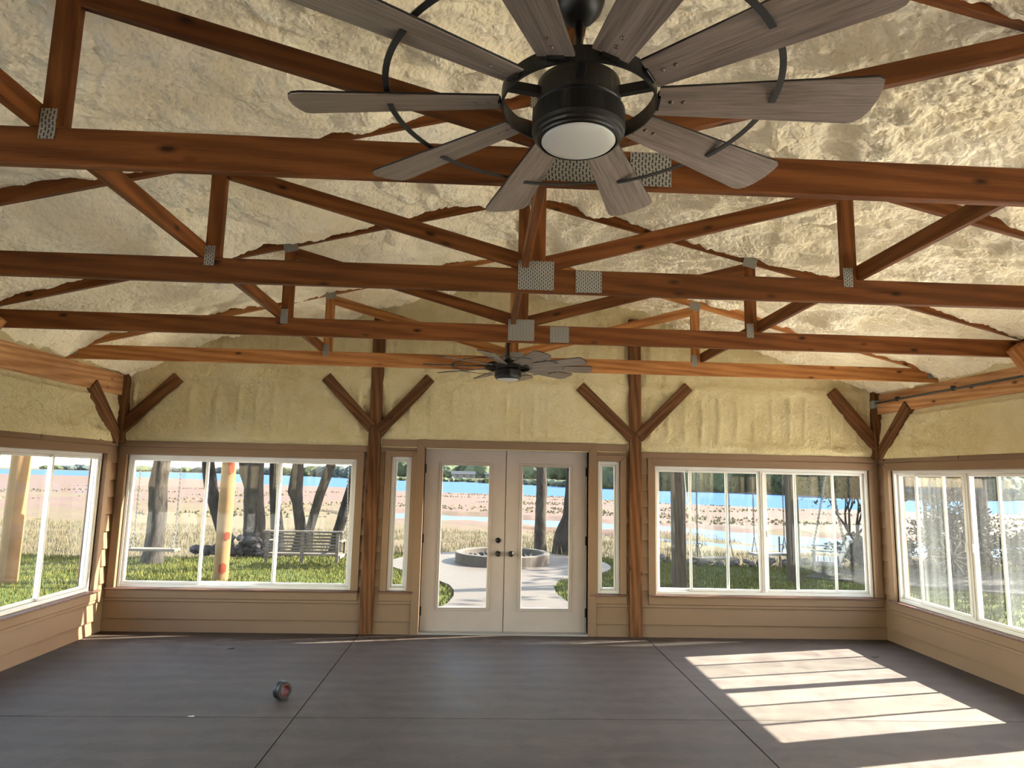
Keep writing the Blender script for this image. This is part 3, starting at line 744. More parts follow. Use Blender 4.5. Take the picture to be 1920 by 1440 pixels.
# ------------------------------------------------------------ ceiling fans
def blade_mesh():
    pts = []; r0, r1 = .205, .762
    w0, w1 = .047, .079
    low = [(r0, -w0)]
    tip = [(r1-.030, -w1), (r1-.012, -w1*.90), (r1-.004, -w1*.55), (r1, -.01), (r1-.003, w1*.40), (r1-.012, w1*.72), (r1-.026, w1*.92), (r1-.048, w1*.99)]
    up = [(r0, w0)]
    return low+tip+up
def fan(name, loc, deg0, label, hang_top):
    root = thing(name, label, 'ceiling fan', loc)
    Z = 2.70-2.70   # local z 0 = blade plane
    mb = MB().lathe([(.0, .40), (.014, .40), (.03, .402), (.045, .415), (.066, .45), (.072, .475), (.075, .50), (.070, .51), (0, .51)][::1], 40)
    MB().lathe([(0, .225), (.022, .225), (.040, .235), (.058, .255), (.068, .283), (.070, .31), (0, .31)], 40).build('canopy', 'black', root, smooth=True)
    MB().tube([(0, 0, .06), (0, 0, .232)], .012, 20).build('downrod', 'black', root, smooth=True)
    MB().lathe([(0, .085), (.022, .085), (.030, .070), (.032, .055), (.10, .05), (.108, .043), (.110, .03), (.110, -.018), (.104, -.024), (.110, -.028), (0, -.028)], 56).build('motor_housing', 'black', root, smooth=False)
    lk = MB().lathe([(0, -.028), (.112, -.028), (.120, -.034), (.121, -.085), (.119, -.094), (.114, -.098), (.112, -.104), (.107, -.108), (.105, -.112), (.100, -.114), (.099, -.108), (0, -.108)], 64).build('light_kit', 'black', root)
    MB().lathe([(0, -.128), (.03, -.1275), (.06, -.125), (.08, -.121), (.093, -.115), (.099, -.108), (0, -.106)], 56).build('lens', 'lens', lk, smooth=True)
    # blade ring : a flat vertical band
    MB().lathe([(.196, -.020), (.2015, -.020), (.2015, .022), (.196, .022), (.196, -.020)], 72).build('blade_ring', 'black', root)
    for k in range(5):
        a = math.radians(deg0+18+72*k)
        o = MB().box(.10, .198, -.011, .011, -.004, .020).build('spoke', 'black', root, bev=.002); o.rotation_euler = (0, 0, a)
    bm_ = bl = None; pitch = math.radians(-12.5)
    poly = blade_mesh()
    for k in range(10):
        a = math.radians(deg0+36*k)
        if bl is None:
            bl = MB().prism(poly, 2, -.0035, -.0008).build('blade', 'blade', root); me_b = bl.data; bt = MB().prism([(a_*1.001, b_*1.01) for a_, b_ in poly], 2, -.0008, .0042).build('blade_backing', 'black', bl); me_t = bt.data
            bk = MB().box(.203, .30, -.028, .028, .0044, .0078).box(.2022, .210, -.022, .022, -.012, .0078).build('blade_bracket', 'black', root, bev=.001); me_k = bk.data
            scm = MB().lathe([(0, -.0075), (.004, -.007), (.0062, -.0035), (0, -.0035)], 12).build('screw', 'screw', bl, smooth=True); me_s = scm.data
            scs = [scm]; ob, okk = bl, bk
        else:
            ob = bpy.data.objects.new('blade', me_b); C.objects.link(ob); ob.parent = root
            okk = bpy.data.objects.new('blade_bracket', me_k); C.objects.link(okk); okk.parent = root
            bt = bpy.data.objects.new('blade_backing', me_t); C.objects.link(bt); bt.parent = ob
            scs = [bpy.data.objects.new('screw', me_s)]; C.objects.link(scs[0]); scs[0].parent = ob
        s2 = bpy.data.objects.new('screw', me_s); C.objects.link(s2); s2.parent = ob
        scs[0].location = (.240, 0, 0); s2.location = (.272, 0, 0)
        for q in (ob, okk):
            q.matrix_local = Matrix.Rotation(a, 4, 'Z') @ Matrix.Rotation(pitch, 4, 'X')
        # strap arc : leaves the underside of this blade and lands on the next one
        mb = MB(); rad = .497; n = 12; a0, a1 = a, a-math.radians(36)
        V = []
        for i in range(n+1):
            an = a0+(a1-a0)*i/n
            for rr, zz in ((rad-.008, -.0065), (rad+.008, -.0065), (rad+.008, -.0030), (rad-.008, -.0030)):
                V.append((rr*math.cos(an), rr*math.sin(an), zz+.0105*i/n))
        mb.v = V
        for i in range(n):
            for q in range(4): mb.f.append((i*4+q, i*4+(q+1) % 4, i*4+4+(q+1) % 4, i*4+4+q))
        mb.f += [(0, 1, 2, 3), (n*4+3, n*4+2, n*4+1, n*4)]
        mb.build('ring_strap', 'strap', root)
    MB().box(-.07, .07, -.02, .02, hang_top-.001, hang_top+.03).build('mounting_plate', 'black', root)
    return root
fan('ceiling_fan', (.228, 1.62, 2.712), 31, 'large ceiling fan close overhead with ten grey-brown blades and an unlit round lamp', .31)
fan('ceiling_fan', (.215, 5.90, 2.712), 2, 'small-looking ceiling fan hanging in the distance before the farthest truss', .31)
for y in (1.62, 5.90):
    o = timber('mounting_block', (.224, y-.26, 3.041), (.224, y+.26, 3.041), .09, .038, 'beam', bev=.003)
    tag(o, 'short flat block bridging the ridge runner above the %s ceiling fan' % ('near' if y < 3 else 'far'), 'board')

# ------------------------------------------------------------ things on the floor
tr = thing('tape_roll', 'black roll of tape with a red core standing on the concrete floor', 'tape roll', (-1.49, 5.52, 0), math.radians(57))
n = 48
def ringmesh(ro, ri, hw, ins=.0):
    mb = MB(); prof = [(ri, -hw), (ro-.004, -hw), (ro, -hw+.004), (ro, -hw*.1), (ro-.003, 0), (ro, hw*.1), (ro, hw-.004), (ro-.004, hw), (ri, hw), (ri, -hw)]
    mb.lathe([(r, z) for r, z in prof], n); return mb
o = ringmesh(.068, .044, .032).build('tape', 'tapeblack', tr); o.rotation_euler = (PI/2, 0, 0); o.location = (0, 0, .068)
o = ringmesh(.044, .040, .0325).build('core', 'tapered', tr); o.rotation_euler = (PI/2, 0, 0); o.location = (0, 0, .068)
def scrap(loc, r, col, label, nm='debris', cat='debris'):
    mb = MB(); k = 7; V = [(0, 0, .006)]
    for i in range(k):
        a = 2*PI*i/k; q = r*(.6+.5*random.random()); V.append((q*math.cos(a)*1.5, q*math.sin(a)*.6, .001+.008*random.random()))
    mb.v = V+[(x, y, z+.003) for x, y, z in V]; m_ = len(V)
    for i in range(k):
        j = i+1; j2 = (i+1) % k+1; mb.f += [(0, j2, j), (m_, m_+j, m_+j2), (j, j2, m_+j2, m_+j)]
    o = mb.build(nm, col, None, loc); tag(o, label, cat); return o
scrap((4.05, 6.93, .0), .035, 'bench', 'dry curled leaf on the floor near the right wall', 'dry_leaf', 'leaf')
scrap((-2.41, 7.01, 0), .025, 'black', 'small dark scrap on the floor below the left rear window')
scrap((-2.01, 5.13, 0), .02, 'vinyl', 'small white fleck on the floor joint at left')
# cord loop hanging in the right rear window
MB().tube([(2.345, 7.70, 1.855), (2.355, 7.695, 1.70), (2.372, 7.69, 1.50), (2.392, 7.688, 1.36), (2.388, 7.688, 1.29), (2.402, 7.688, 1.262), (2.418, 7.688, 1.29), (2.414, 7.688, 1.345), (2.405, 7.69, 1.40), (2.42, 7.695, 1.6), (2.43, 7.70, 1.855)], .0055, 8).build('cord', 'rope')
tag(bpy.data.objects['cord'], 'white cord looped down inside the right rear window', 'cord')

# ------------------------------------------------------------ outdoors
GZ = -.05
def shrub_blades(n, xy, hmin, hmax, wd, m, name, kind='stuff', parent=None, zf=None, lean=.35):
    xy = np.asarray(xy); h = RNG.uniform(hmin, hmax, n); a = RNG.uniform(0, 2*PI, n); la = RNG.uniform(0, 2*PI, n); ll = RNG.uniform(0, lean, n)*h
    z = np.full(n, GZ) if zf is None else zf(xy[:, 0], xy[:, 1])
    dx, dy = np.cos(a)*wd/2, np.sin(a)*wd/2
    if hasattr(wd, '__len__'): pass
    V = np.zeros((n, 3, 3)); V[:, 0] = np.stack([xy[:, 0]-dx, xy[:, 1]-dy, z-.02], 1); V[:, 1] = np.stack([xy[:, 0]+dx, xy[:, 1]+dy, z-.02], 1)
    V[:, 2] = np.stack([xy[:, 0]+np.cos(la)*ll, xy[:, 1]+np.sin(la)*ll, z+h], 1)
    o = raw(name, V.reshape(-1, 3), np.arange(3*n).reshape(n, 3), m, parent)
    if kind: o['kind'] = kind
    return o
# patio: path plus round terrace
PC = (.45, 14.3)
def patio_half(y):   # left and right edge of the concrete
    lx = np.interp(y, [7.8, 8.6, 9.3, 9.8, 10.4, 10.9, 11.4, 11.85, 12.2], [-1.6, -1.05, -.56, -.42, -.36, -.38, -.47, -.68, -.95])
    rx = np.interp(y, [7.8, 8.6, 9.4, 10.0, 10.7, 11.4, 12.0, 12.5, 12.9], [2.6, 1.95, 1.5, 1.31, 1.22, 1.25, 1.40, 1.65, 1.9])
    return lx, rx
poly = []
ysp = np.linspace(7.86, 12.1, 26); lx, rx = patio_half(ysp)
right = [(float(x), float(y)) for x, y in zip(rx, ysp)]; left = [(float(x), float(y)) for x, y in zip(lx, ysp)]
arc = []
for i in range(61):
    a = math.radians(-46+i*(272)/60); arc.append((PC[0]+2.28*math.cos(a)*1.0, PC[1]+2.2*math.sin(a)))
poly = right+arc+left[::-1]
tag(MB().prism(poly, 2, GZ-.08, GZ+.012).build('patio', 'patio'), 'pale concrete path from the door widening to a round terrace', 'patio', kind='structure')
def in_patio(x, y):
    l_, r_ = patio_half(y); a = (y < 12.3) & (x > l_-.02) & (x < r_+.02)
    return a | (((x-PC[0])/2.30)**2+((y-PC[1])/2.22)**2 < 1)
LAWNX = [-60, -12, -8, -4.5, -2, .5, 3.2, 5, 8, 12, 40]; LAWNY = [15.5, 14.8, 14.35, 14.6, 15.8, 16.9, 15.4, 14.5, 14.6, 15.2, 18]
def lawn_far(x): return np.interp(x, LAWNX, LAWNY)
# lawn sheet (its top sits just under the paving), then the bank and the river bottom
xs_ = np.arange(-40, 40.1, .5); V = []; nv = 24
for j in range(nv):
    t_ = j/(nv-1)
    y0 = YB+.16 if True else 0
    yy = y0+(lawn_far(xs_)-y0)*t_
    V.append(np.stack([xs_, yy, np.full_like(xs_, GZ)+.015*np.sin(xs_*1.3+yy)-.02], 1))
lw = raw('lawn', np.concatenate(V), gridfaces(len(xs_), nv), 'lawn'); tag(lw, 'mown green lawn around the terrace', 'lawn', kind='structure')
# ground around the house sides and rear
def slab(name, x0, x1, y0, y1, m, label):
    o = MB().box(x0, x1, y0, y1, GZ-.2, GZ-.03).build(name, m); tag(o, label, 'ground', kind='structure'); return o
slab('side_yard', -60, XL-.2, -60, YB+.16, 'lawn', 'grass yard along the left side of the house')
slab('side_yard', XR+.2, 60, -60, YB+.16, 'lawn', 'grass yard along the right side of the house')
slab('rear_bounce_slab', XL-.2, XR+.2, -60, YR-.02, 'apron', 'unseen ground behind the house, made pale to bounce light')  # out of view, kept very pale as a bounce surface
for a_, l_ in (((6.7, 24, -14, 4.6), 'unseen pale gravel added right of the house to bounce sunlight'), ((-24, XL-.3, -14, 4.6), 'unseen pale gravel added left of the house to bounce sunlight'), ((XR+.16, 6.6, YR, 8.9), 'unseen pale paving added along the right wall to bounce sunlight'), ((XL-.3, -1.7, YB+.16, 9.1), 'unseen pale paving added below the left rear window to bounce sunlight'), ((2.7, XR+.15, YB+.16, 9.1), 'unseen pale paving added below the right rear window to bounce sunlight')):
    o = MB().box(*a_, GZ-.2, GZ+.015).build('bounce_paving', 'apron'); tag(o, l_, 'path', kind='structure')  # unseen pale ground added to throw sunlight up onto the ceiling
# lawn blades
n = 150000; x = RNG.uniform(-11, 14, n); y = YB+.25+RNG.uniform(0, 1, n)**.8*8.2
ok = (y < lawn_far(x)+.1) & ~in_patio(x, y); x, y = x[ok], y[ok]
tag(shrub_blades(len(x), np.stack([x, y], 1), .02, .055, .016, 'grass', 'lawn_grass', lean=.8), 'short grass blades of the lawn', 'grass')

def shore(t_, T_, D_): return np.interp(t_, T_, D_)
NT = [-1.5, -.496, -.423, -.311, -.198, -.118, -.0236, .12, .187, .275, .446, .56, .737, .815, 1.6]
ND = [700, 466, 439, 292, 266, 223, 214, 196, 172, 156, 139, 138, 130, 131, 150]
FT = [-1.5, -.497, -.423, -.312, -.199, -.119, -.024, .12, .187, .275, .447, .56, .738, .817, 1.6]
FD = [1900, 1521, 1534, 1317, 849, 631, 614, 415, 385, 341, 306, 247, 243, 275, 320]
WZ = -3.5
def land_h(x, y):
    t_ = x/np.maximum(y, 1)
    n1 = fbm(x*.05, y*.05, 210, 4); n2 = fbm(x*.35, y*.35, 230, 3)
    near = shore(t_, NT, ND); far = shore(t_, FT, FD)
    y0 = lawn_far(x)
    h = -.07-(WZ*-1-.45)*np.clip((y-y0)/14, 0, 1)**.8
    base = WZ+.45+n1*.35+n2*.10
    k = np.clip((y-y0)/14, 0, 1); h = h*(1-k)+base*k+(GZ*0)
    # slough channel
    c = np.interp(t_, [-.30, -.24, -.20, -.117, -.023, .079, .12, .274, .40, .55, .8], [93, 91, 83, 86.5, 83, 78, 76, 72.5, 64, 58, 55])
    wd = np.interp(t_, [-.30, -.24, -.21, -.15, -.117, .12, .274, .40, .55, .8], [.0, 3.0, 1.2, 4.5, 7.2, 7.2, 5.2, 6, 5, 4])
    wd = wd*(1+n2*.35)
    dd = np.abs(y-c)/np.maximum(wd, .01)
    h = np.where(dd < 1.3, np.minimum(h, WZ+.30*(dd-1.0)*2.2), h)
    c2 = np.interp(t_, [.0, .06, .10, .274, .40, .55, .8], [66, 66, 64.5, 58.5, 52.5, 50, 49]); w2 = np.interp(t_, [.05, .09, .12, .274, .55, .8], [0, .8, 1.6, 2.6, 3, 3])*(1+n2*.5)
    dd = np.abs(y-c2)/np.maximum(w2, .01); h = np.where(dd < 1.4, np.minimum(h, WZ+.3*(dd-1.0)*2), h)
    e = (near-y)/near*30; h = np.where(e < 3, np.minimum(h, WZ+e*.12), h)
    # far bank
    g = (y-far)/far; h = np.where(g > -.02, np.minimum(WZ+g*60, WZ+np.where(t_ > -.2, 3.2, 1.2)+g*3), h)
    return h
tb = np.linspace(-1.35, 1.35, 330); yd = np.concatenate([np.linspace(0, 1, 60)[:-1]*6, []]); 
yl = np.concatenate([np.geomspace(1, 110, 210), np.geomspace(112, 2400, 120)])
T_, Y_ = np.meshgrid(tb, yl)
Xw = T_*(14+Y_); Yw = lawn_far(Xw)-.6+Y_-1+0*T_
H = land_h(Xw, Yw)
H = np.where(Yw < lawn_far(Xw)+.3, GZ-.06, H)
near = shore(Xw/Yw, NT, ND); far = shore(Xw/Yw, FT, FD)
g1 = fbm(Xw*.03, Yw*.08, 300, 4, .6)
gr = np.where(Yw < 62, .62, .30)+g1*.35-np.clip((Yw-62)/120, 0, 1)*.12
gr = np.where(Xw/Yw < -.15, gr+.22*np.clip(1-Yw/260, 0, 1), gr)
gr = np.where(Yw > far, 1.0, gr)
ld = raw('river_bottom_land', np.stack([Xw, Yw, H], -1).reshape(-1, 3), gridfaces(len(tb), len(yl)), 'land', smooth=True)
at_ = ld.data.attributes.new('grassy', 'FLOAT', 'POINT'); at_.data.foreach_set('value', gr.astype(np.float32).ravel())
tag(ld, 'sandy river bottom with dry grass beyond the lawn', 'land', kind='structure')
# water sheets
tb2 = np.linspace(-1.6, 1.6, 60)
def sheet(name, d0, d1, m, label, z):
    V = []
    for dd in (d0, d1): V.append(np.stack([tb2*dd, np.full_like(tb2, 0)+dd, np.full_like(tb2, z)], 1))
    o = raw(name, np.concatenate(V), gridfaces(60, 2), m); tag(o, label, 'water', kind='structure'); return o
sheet('slough', 30, 112, 'slough', 'shallow pale slough in front of the sandbar', WZ)
sheet('river', 112, 2300, 'water', 'wide blue river beyond the sandbar', WZ)

# dry grass over the near river bottom
n = 150000; t_ = RNG.uniform(-.95, .95, n); dd = 15+48*RNG.uniform(0, 1, n)**1.5; x = t_*dd; y = dd
hh = land_h(x, y); keep = (y > lawn_far(x)+.1) & (hh > WZ+.08) & ((fbm(x*.12, y*.2, 310, 3) > -.12) | (y < 40)); x, y = x[keep], y[keep]
tag(shrub_blades(len(x), np.stack([x, y], 1), .10, .42, .035, 'drygrass', 'dry_grass', zf=land_h, lean=.5), 'tan dry grass covering the flat beyond the lawn', 'grass')
n = 22000; t_ = RNG.uniform(-.95, .95, n); dd = RNG.uniform(70, 190, n); x = t_*dd; y = dd
hh = land_h(x, y); keep = (hh > WZ+.15) & (fbm(x*.05, y*.10, 320, 4) > .17); x, y = x[keep], y[keep]
tag(shrub_blades(len(x), np.stack([x, y], 1), .10, .36, .45, 'drygrass', 'sandbar_grass', zf=land_h, lean=.5), 'scattered tufts of grass on the far sandbar', 'grass')

# leafy clumps
def leaves(n, cx, cy, cz, rx, ry, rz, size, m, name, parent=None, shell=.5):
    d = RNG.normal(size=(n, 3)); d /= np.linalg.norm(d, axis=1)[:, None]
    r = shell+(1-shell)*RNG.uniform(0, 1, n)**.6
    P = d*r[:, None]*np.array([rx, ry, rz])*(1+.28*np.sin(d[:, 0]*7+d[:, 2]*5))[:, None]+np.array([cx, cy, cz])
    a = RNG.normal(size=(n, 3)); a /= np.linalg.norm(a, axis=1)[:, None]; b = np.cross(a, RNG.normal(size=(n, 3))); b /= np.linalg.norm(b, axis=1)[:, None]
    s = size*RNG.uniform(.6, 1.3, n)[:, None]
    V = np.stack([P-a*s, P+b*s*.5, P+a*s, P-b*s*.5], 1).reshape(-1, 3)
    o = raw(name, V, np.arange(4*n).reshape(n, 4), m, parent); o['kind'] = 'stuff'; return o
def trunk(name, path, rads, m, parent=None, seg=22, rough=.09, seed=1, steps=26):
    P = np.array(path, float); R = np.array(rads, float); k = np.linspace(0, 1, len(P)); q = np.linspace(0, 1, steps)
    X = np.stack([np.interp(q, k, P[:, i]) for i in range(3)], 1); rr = np.interp(q, k, R)
    V = []; 
    for i in range(steps):
        for j in range(seg):
            a = 2*PI*j/seg
            nn = .97+rough*1.2*fbm(np.array([j*.9 if j < seg/2 else (seg-j)*.9]), np.array([X[i, 2]*5.0+seed]), seed, 3)[0]+.05*fbm(np.array([math.cos(a)+3]), np.array([X[i, 2]*1.3+seed]), seed+4, 2)[0]*2
            V.append((X[i, 0]+math.cos(a)*rr[i]*nn, X[i, 1]+math.sin(a)*rr[i]*nn, X[i, 2]))
    Fq = [(i*seg+j, i*seg+(j+1) % seg, (i+1)*seg+(j+1) % seg, (i+1)*seg+j) for i in range(steps-1) for j in range(seg)]
    return raw(name, V, Fq, m, parent, smooth=True)
def tree(x, y, path, rads, label, m='bark', crown=None, extra=(), seed=1, group=None, z0=GZ):
    t_ = thing('tree', label, 'tree', (x, y, z0), group=group)
    trunk('trunk', path, rads, m, t_, seed=seed)
    for k, (p, r) in enumerate(extra): trunk('branch', p, r, m, t_, seed=seed+k+5, seg=14)
    if crown:
        for (cx, cy, cz, rx, ry, rz, n, lm) in crown: leaves(n, cx, cy, cz, rx, ry, rz, .16, lm, 'foliage', t_)
    return t_
CR = lambda cx, cy, cz, r, n=700, lm='leaf': (cx, cy, cz, r, r, r*.7, n, lm)
tree(-6.33, 13.62, [(0, 0, -.1), (.02, 0, .25), (.03, 0, 1.0), (-.02, 0, 1.5), (.05, 0, 2.3), (.1, 0, 4.5)], [.23, .18, .165, .18, .155, .13],
     'thick rough-barked tree trunk at the left of the left rear window', crown=[CR(.4, .6, 6.2, 2.0)], seed=3)
tree(-5.95, 15.6, [(.35, 0, -.1), (.25, 0, .35), (0, 0, .9), (-.12, 0, 1.3), (-.30, 0, 2.2), (-.5, 0, 4.5)], [.20, .17, .13, .15, .14, .10],
     'thin dark leaning trunk beside the second left window pane', 'barkdark', crown=[CR(-.6, .5, 6.0, 1.8)], seed=9)
tree(-5.0, 15.5, [(0, 0, -.1), (-.02, 0, .3), (-.08, 0, 1.0), (-.14, 0, 1.9), (-.16, 0, 4.5)], [.36, .25, .22, .23, .17],
     'broad grey trunk rising from a rock pile, behind the yellow pole', crown=[CR(0, 1, 6.5, 2.2)], extra=[([(-.20, 0, 1.35), (-.36, 0, 1.75), (-.45, 0, 2.3), (-.9, 0, 3.8)], [.10, .09, .09, .06])], seed=13)
tree(-4.9, 16.4, [(.15, 0, -.15), (.10, 0, .5), (.0, 0, 1.2), (-.1, 0, 2.3), (-.1, 0, 4.2)], [.20, .15, .12, .10, .08],
     'slim dark trunk right behind the broad grey trunk', 'barkdark', seed=17)
tree(-4.02, 15.7, [(0, 0, -.1), (-.02, 0, .4), (-.15, 0, 1.1), (-.22, 0, 1.35), (-.18, 0, 2.2), (-.2, 0, 4.3)], [.26, .13, .12, .165, .115, .09],
     'forked tree with a knotted left stem behind the slatted bench', crown=[CR(0, 1.2, 6.2, 2.0)], extra=[([(.12, 0, .0), (.14, 0, .45), (.32, 0, 1.2), (.56, 0, 2.0), (1.3, 0, 4.2)], [.14, .105, .115, .115, .08])], seed=21)
tree(-3.30, 15.9, [(-.03, 0, -.1), (.03, 0, .4), (.22, 0, 1.2), (.42, 0, 2.0), (.9, 0, 4.2)], [.15, .13, .12, .11, .07],
     'leaning dark trunk at the right edge of the left rear window', 'barkdark', seed=27)
tree(1.46, 16.35, [(0, 0, -.1), (-.01, 0, .3), (.0, 0, 1.0), (.02, 0, 1.5), (.0, 0, 2.3), (.05, 0, 4.8)], [.19, .145, .135, .14, .115, .09],
     'knobbly light-barked trunk seen through the right door', crown=[CR(0, .8, 6.4, 1.9)], seed=31)
tree(2.12, 16.7, [(-.05, 0, -.1), (-.02, 0, .45), (.06, 0, .9), (.12, 0, 2.2), (.2, 0, 4.3)], [.30, .26, .13, .10, .08],
     'dark trunk with a stump at its foot, at the right edge of the right door', 'barkdark', crown=[CR(.3, .8, 6.2, 1.6)], seed=37)

# rocks by the broad trunk
def rock(mb, x, y, z, r):
    n0 = len(mb.v); k = 6; lv = (-.75, -.35, .15, .6)
    ex = random.uniform(.8, 1.3); ey = random.uniform(.7, 1.1); tw = random.random()*6.28
    for i in range(4):
        rr = (.55, .95, 1, .62)[i]*r
        for j in range(k):
            a = 2*PI*(j+.5*(i % 2))/k; q = rr*random.uniform(.75, 1.2); u = q*math.cos(a)*ex; v = q*math.sin(a)*ey
            mb.v.append((x+u*math.cos(tw)-v*math.sin(tw), y+u*math.sin(tw)+v*math.cos(tw), z+lv[i]*r*random.uniform(.75, 1.25)))
    for i in range(3):
        for j in range(k):
            j2 = (j+1) % k; mb.f.append((n0+i*k+j, n0+i*k+j2, n0+(i+1)*k+j2, n0+(i+1)*k+j))
    mb.v.append((x+r*random.uniform(-.25, .25), y, z+r*random.uniform(.75, 1.0))); tp = len(mb.v)-1
    mb.f += [tuple(n0+j for j in reversed(range(k)))]+[(n0+3*k+j, n0+3*k+(j+1) % k, tp) for j in range(k)]
def rockpile(name, label, pts, m, lim=80):
    root = thing(name, label, 'rocks', (pts[0][0], pts[0][1], GZ)); 
    for (x, y, z, r) in pts[:lim]:
        mb = MB(); rock(mb, 0, 0, 0, r); o = mb.build('rock', m, root); o.location = (x-pts[0][0], y-pts[0][1], z-GZ)
    return root
pts = [(-5.0+random.gauss(0, .32), 15.15+random.gauss(0, .15), GZ+random.uniform(.03, .45)*1.0, random.uniform(.07, .13)) for _ in range(48)]
pts = [(x, y, GZ+.05+max(0, .55-abs(x+5.15)*.75)*random.random(), r) for x, y, z, r in pts]
rockpile('rock_pile', 'pile of dark rocks at the foot of the broad grey trunk', pts, 'darkstone')
pts = [(-6.1+1.25*i/22+random.gauss(0, .05), 15.0, GZ+.06+random.random()*.10, random.uniform(.07, .12)) for i in range(24)]
rockpile('rock_edging', 'low line of dark rocks edging the lawn at left', pts, 'darkstone')
pts = [(3.7+6.5*i/60+random.gauss(0, .05), float(lawn_far(3.7+6.5*i/60))+.05+random.gauss(0, .08), GZ+random.random()*.12, random.uniform(.05, .12)) for i in range(62)]
rockpile('rock_edging', 'broken line of pale rocks edging the lawn at right', pts, 'stone')

# fire pit
fp = thing('fire_pit', 'round low concrete fire pit on the terrace', 'fire pit', (.50, 14.55, GZ))
MB().lathe([(.88, .0), (1.0, 0), (1.0, .20), (.985, .215), (.895, .215), (.88, .20), (.88, 0)], 56).build('ring_wall', 'patio', fp)
MB().lathe([(0, .06), (.88, .06), (.88, .02), (0, .02)], 40).build('ash_bed', 'darkstone', fp)
for i in range(70):
    r = math.sqrt(random.random())*.8; a = random.random()*2*PI; mb = MB(); rock(mb, 0, 0, 0, random.uniform(.035, .075)); o = mb.build('rock', 'darkstone' if i % 3 else 'stone', fp); o.location = (r*math.cos(a), r*math.sin(a), .09+random.random()*.12*(1-r))

# poles
def pole(x, y, r, label, m='yellow', patches=()):
    t_ = thing('round_pole', label, 'pole', (x, y, GZ))
    o = trunk('shaft', [(0, 0, -.1), (0, 0, 1.5), (0, 0, 3.0)], [r, r*.97, r*.94], m, t_, seg=24, rough=.006, seed=2)
    for (a, z, w_, h_) in patches:
        V = []; mb = MB(); k = 5
        for i in range(k):
            for z_ in (z-h_/2*(1-.4*abs(i-2)/2), z+h_/2*(1-.4*abs(i-2)/2)):
                an = math.radians(a)+(i-2)*w_/r/4; V.append(((r*1.03)*math.cos(an), (r*1.03)*math.sin(an), z_))
        mb.v = V+[(x_*.9, y_*.9, z_) for x_, y_, z_ in V]; q = 2*k
        for i in range(k-1):
            j = 2*i; mb.f += [(j, j+2, j+3, j+1), (q+j, q+j+1, q+j+3, q+j+2), (j, q+j, q+j+2, j+2), (j+1, j+3, q+j+3, q+j+1)]
        mb.build('red_patch', 'redpaint', t_)
    return t_
pole(-4.27, 11.62, .125, 'round yellow pole with red patches in front of the broad grey trunk', patches=((-50, 1.85, .10, .22), (-45, .72, .12, .14), (-60, .20, .12, .18)))
pole(-7.35, 11.1, .15, 'round yellow-orange pole seen through the left wall window')
def sqpost(x, y, s_, h, label):
    t_ = thing('square_post', label, 'post', (x, y, GZ)); timber('shaft', (x, y, GZ-.1), (x, y, h), s_, s_, 'greypost', t_, up=(1, 0, 0), base=(x, y, GZ), bev=.008); return t_
sqpost(3.42, 11.6, .205, 2.95, 'square grey-brown post nearest the left side of the right rear window')
sqpost(5.80, 12.4, .18, 2.95, 'square grey post in the middle of the right rear window')
sqpost(-2.12, 13.4, .15, 2.95, 'square grey post hidden beside the bench')
sqpost(9.2, 14.6, .18, 2.95, 'square grey post beyond the right rear corner')
for k, (a, b, lb) in enumerate((((3.42, 11.6), (5.8, 12.4), 'overhead beam carrying the first plank swing'), ((5.8, 12.4), (9.2, 14.6), 'overhead beam carrying the white bench swing'), ((-7.35, 11.1), (-4.27, 11.62), 'overhead beam between the two yellow poles'), ((-6.25, 13.45), (-2.12, 13.4), 'overhead beam above the slatted bench'), ((-4.27, 11.62), (3.42, 11.6), 'long overhead beam across the path'))):
    o = timber('overhead_beam', (*a, 3.03), (*b, 3.03), .09, .16, 'greypost'); tag(o, lb, 'beam')
def chain(parent, p0, p1, base, link=.05, m='chain'):
    p0 = Vector(p0); p1 = Vector(p1); d = p1-p0; n = max(2, int(d.length/(link*.72))); mb = MB(); d2 = d.normalized()
    s1 = d2.cross(Vector((1, 0, 0))).normalized(); s2 = d2.cross(s1).normalized()
    for i in range(n):
        c_ = p0+d*((i+.5)/n)-Vector(base); s = s1 if i % 2 else s2; pts = []
        for k in range(6):
            a = 2*PI*k/6; pts.append(c_+d2*math.cos(a)*link*.5+s*math.sin(a)*link*.27)
        mb.tube(pts, .0055, 4, closed=True)
    return mb.build('chain', m, parent)
# slatted bench swing seen from behind
bx0, bx1, by = -4.10, -2.72, 13.4
bs = thing('bench_swing', 'weathered slatted bench swing seen from behind, hung on chains by the left rear window', 'bench swing', ((bx0+bx1)/2, by, .05))
bb = ((bx0+bx1)/2, by, .05)
def bpart(nm, x0, x1, y0, y1, z0, z1, root=bs, base=bb, m='bench'): return MB().box(x0-base[0], x1-base[0], y0-base[1], y1-base[1], z0-base[2], z1-base[2]).build(nm, m, root, bev=.004)
bpart('top_rail', bx0-.07, bx1+.07, by-.06, by+.06, .585, .625)
for i in range(7): bpart('slat', bx0, bx1, by, by+.018, .155+i*.060, .193+i*.060)
for xx in (bx0+.02, (bx0+bx1)/2, bx1-.02): bpart('upright', xx-.03, xx+.03, by-.045, by, .03, .59)
for i in range(5): bpart('seat_slat', bx0, bx1, by+.05+i*.09, by+.12+i*.09, .16, .18)
for xx in (bx0-.02, bx1+.02):
    bpart('arm_rest', xx-.035, xx+.035, by+.0, by+.55, .40, .43); bpart('arm_post', xx-.02, xx+.02, by+.45, by+.50, .10, .40); bpart('side_rail', xx-.02, xx+.02, by, by+.5, .10, .16)
for xx in (bx0+.03, bx1+.06):
    chain(bs, (xx, by+.45, .42), (xx-.02*0, by+.05, 2.95), bb)
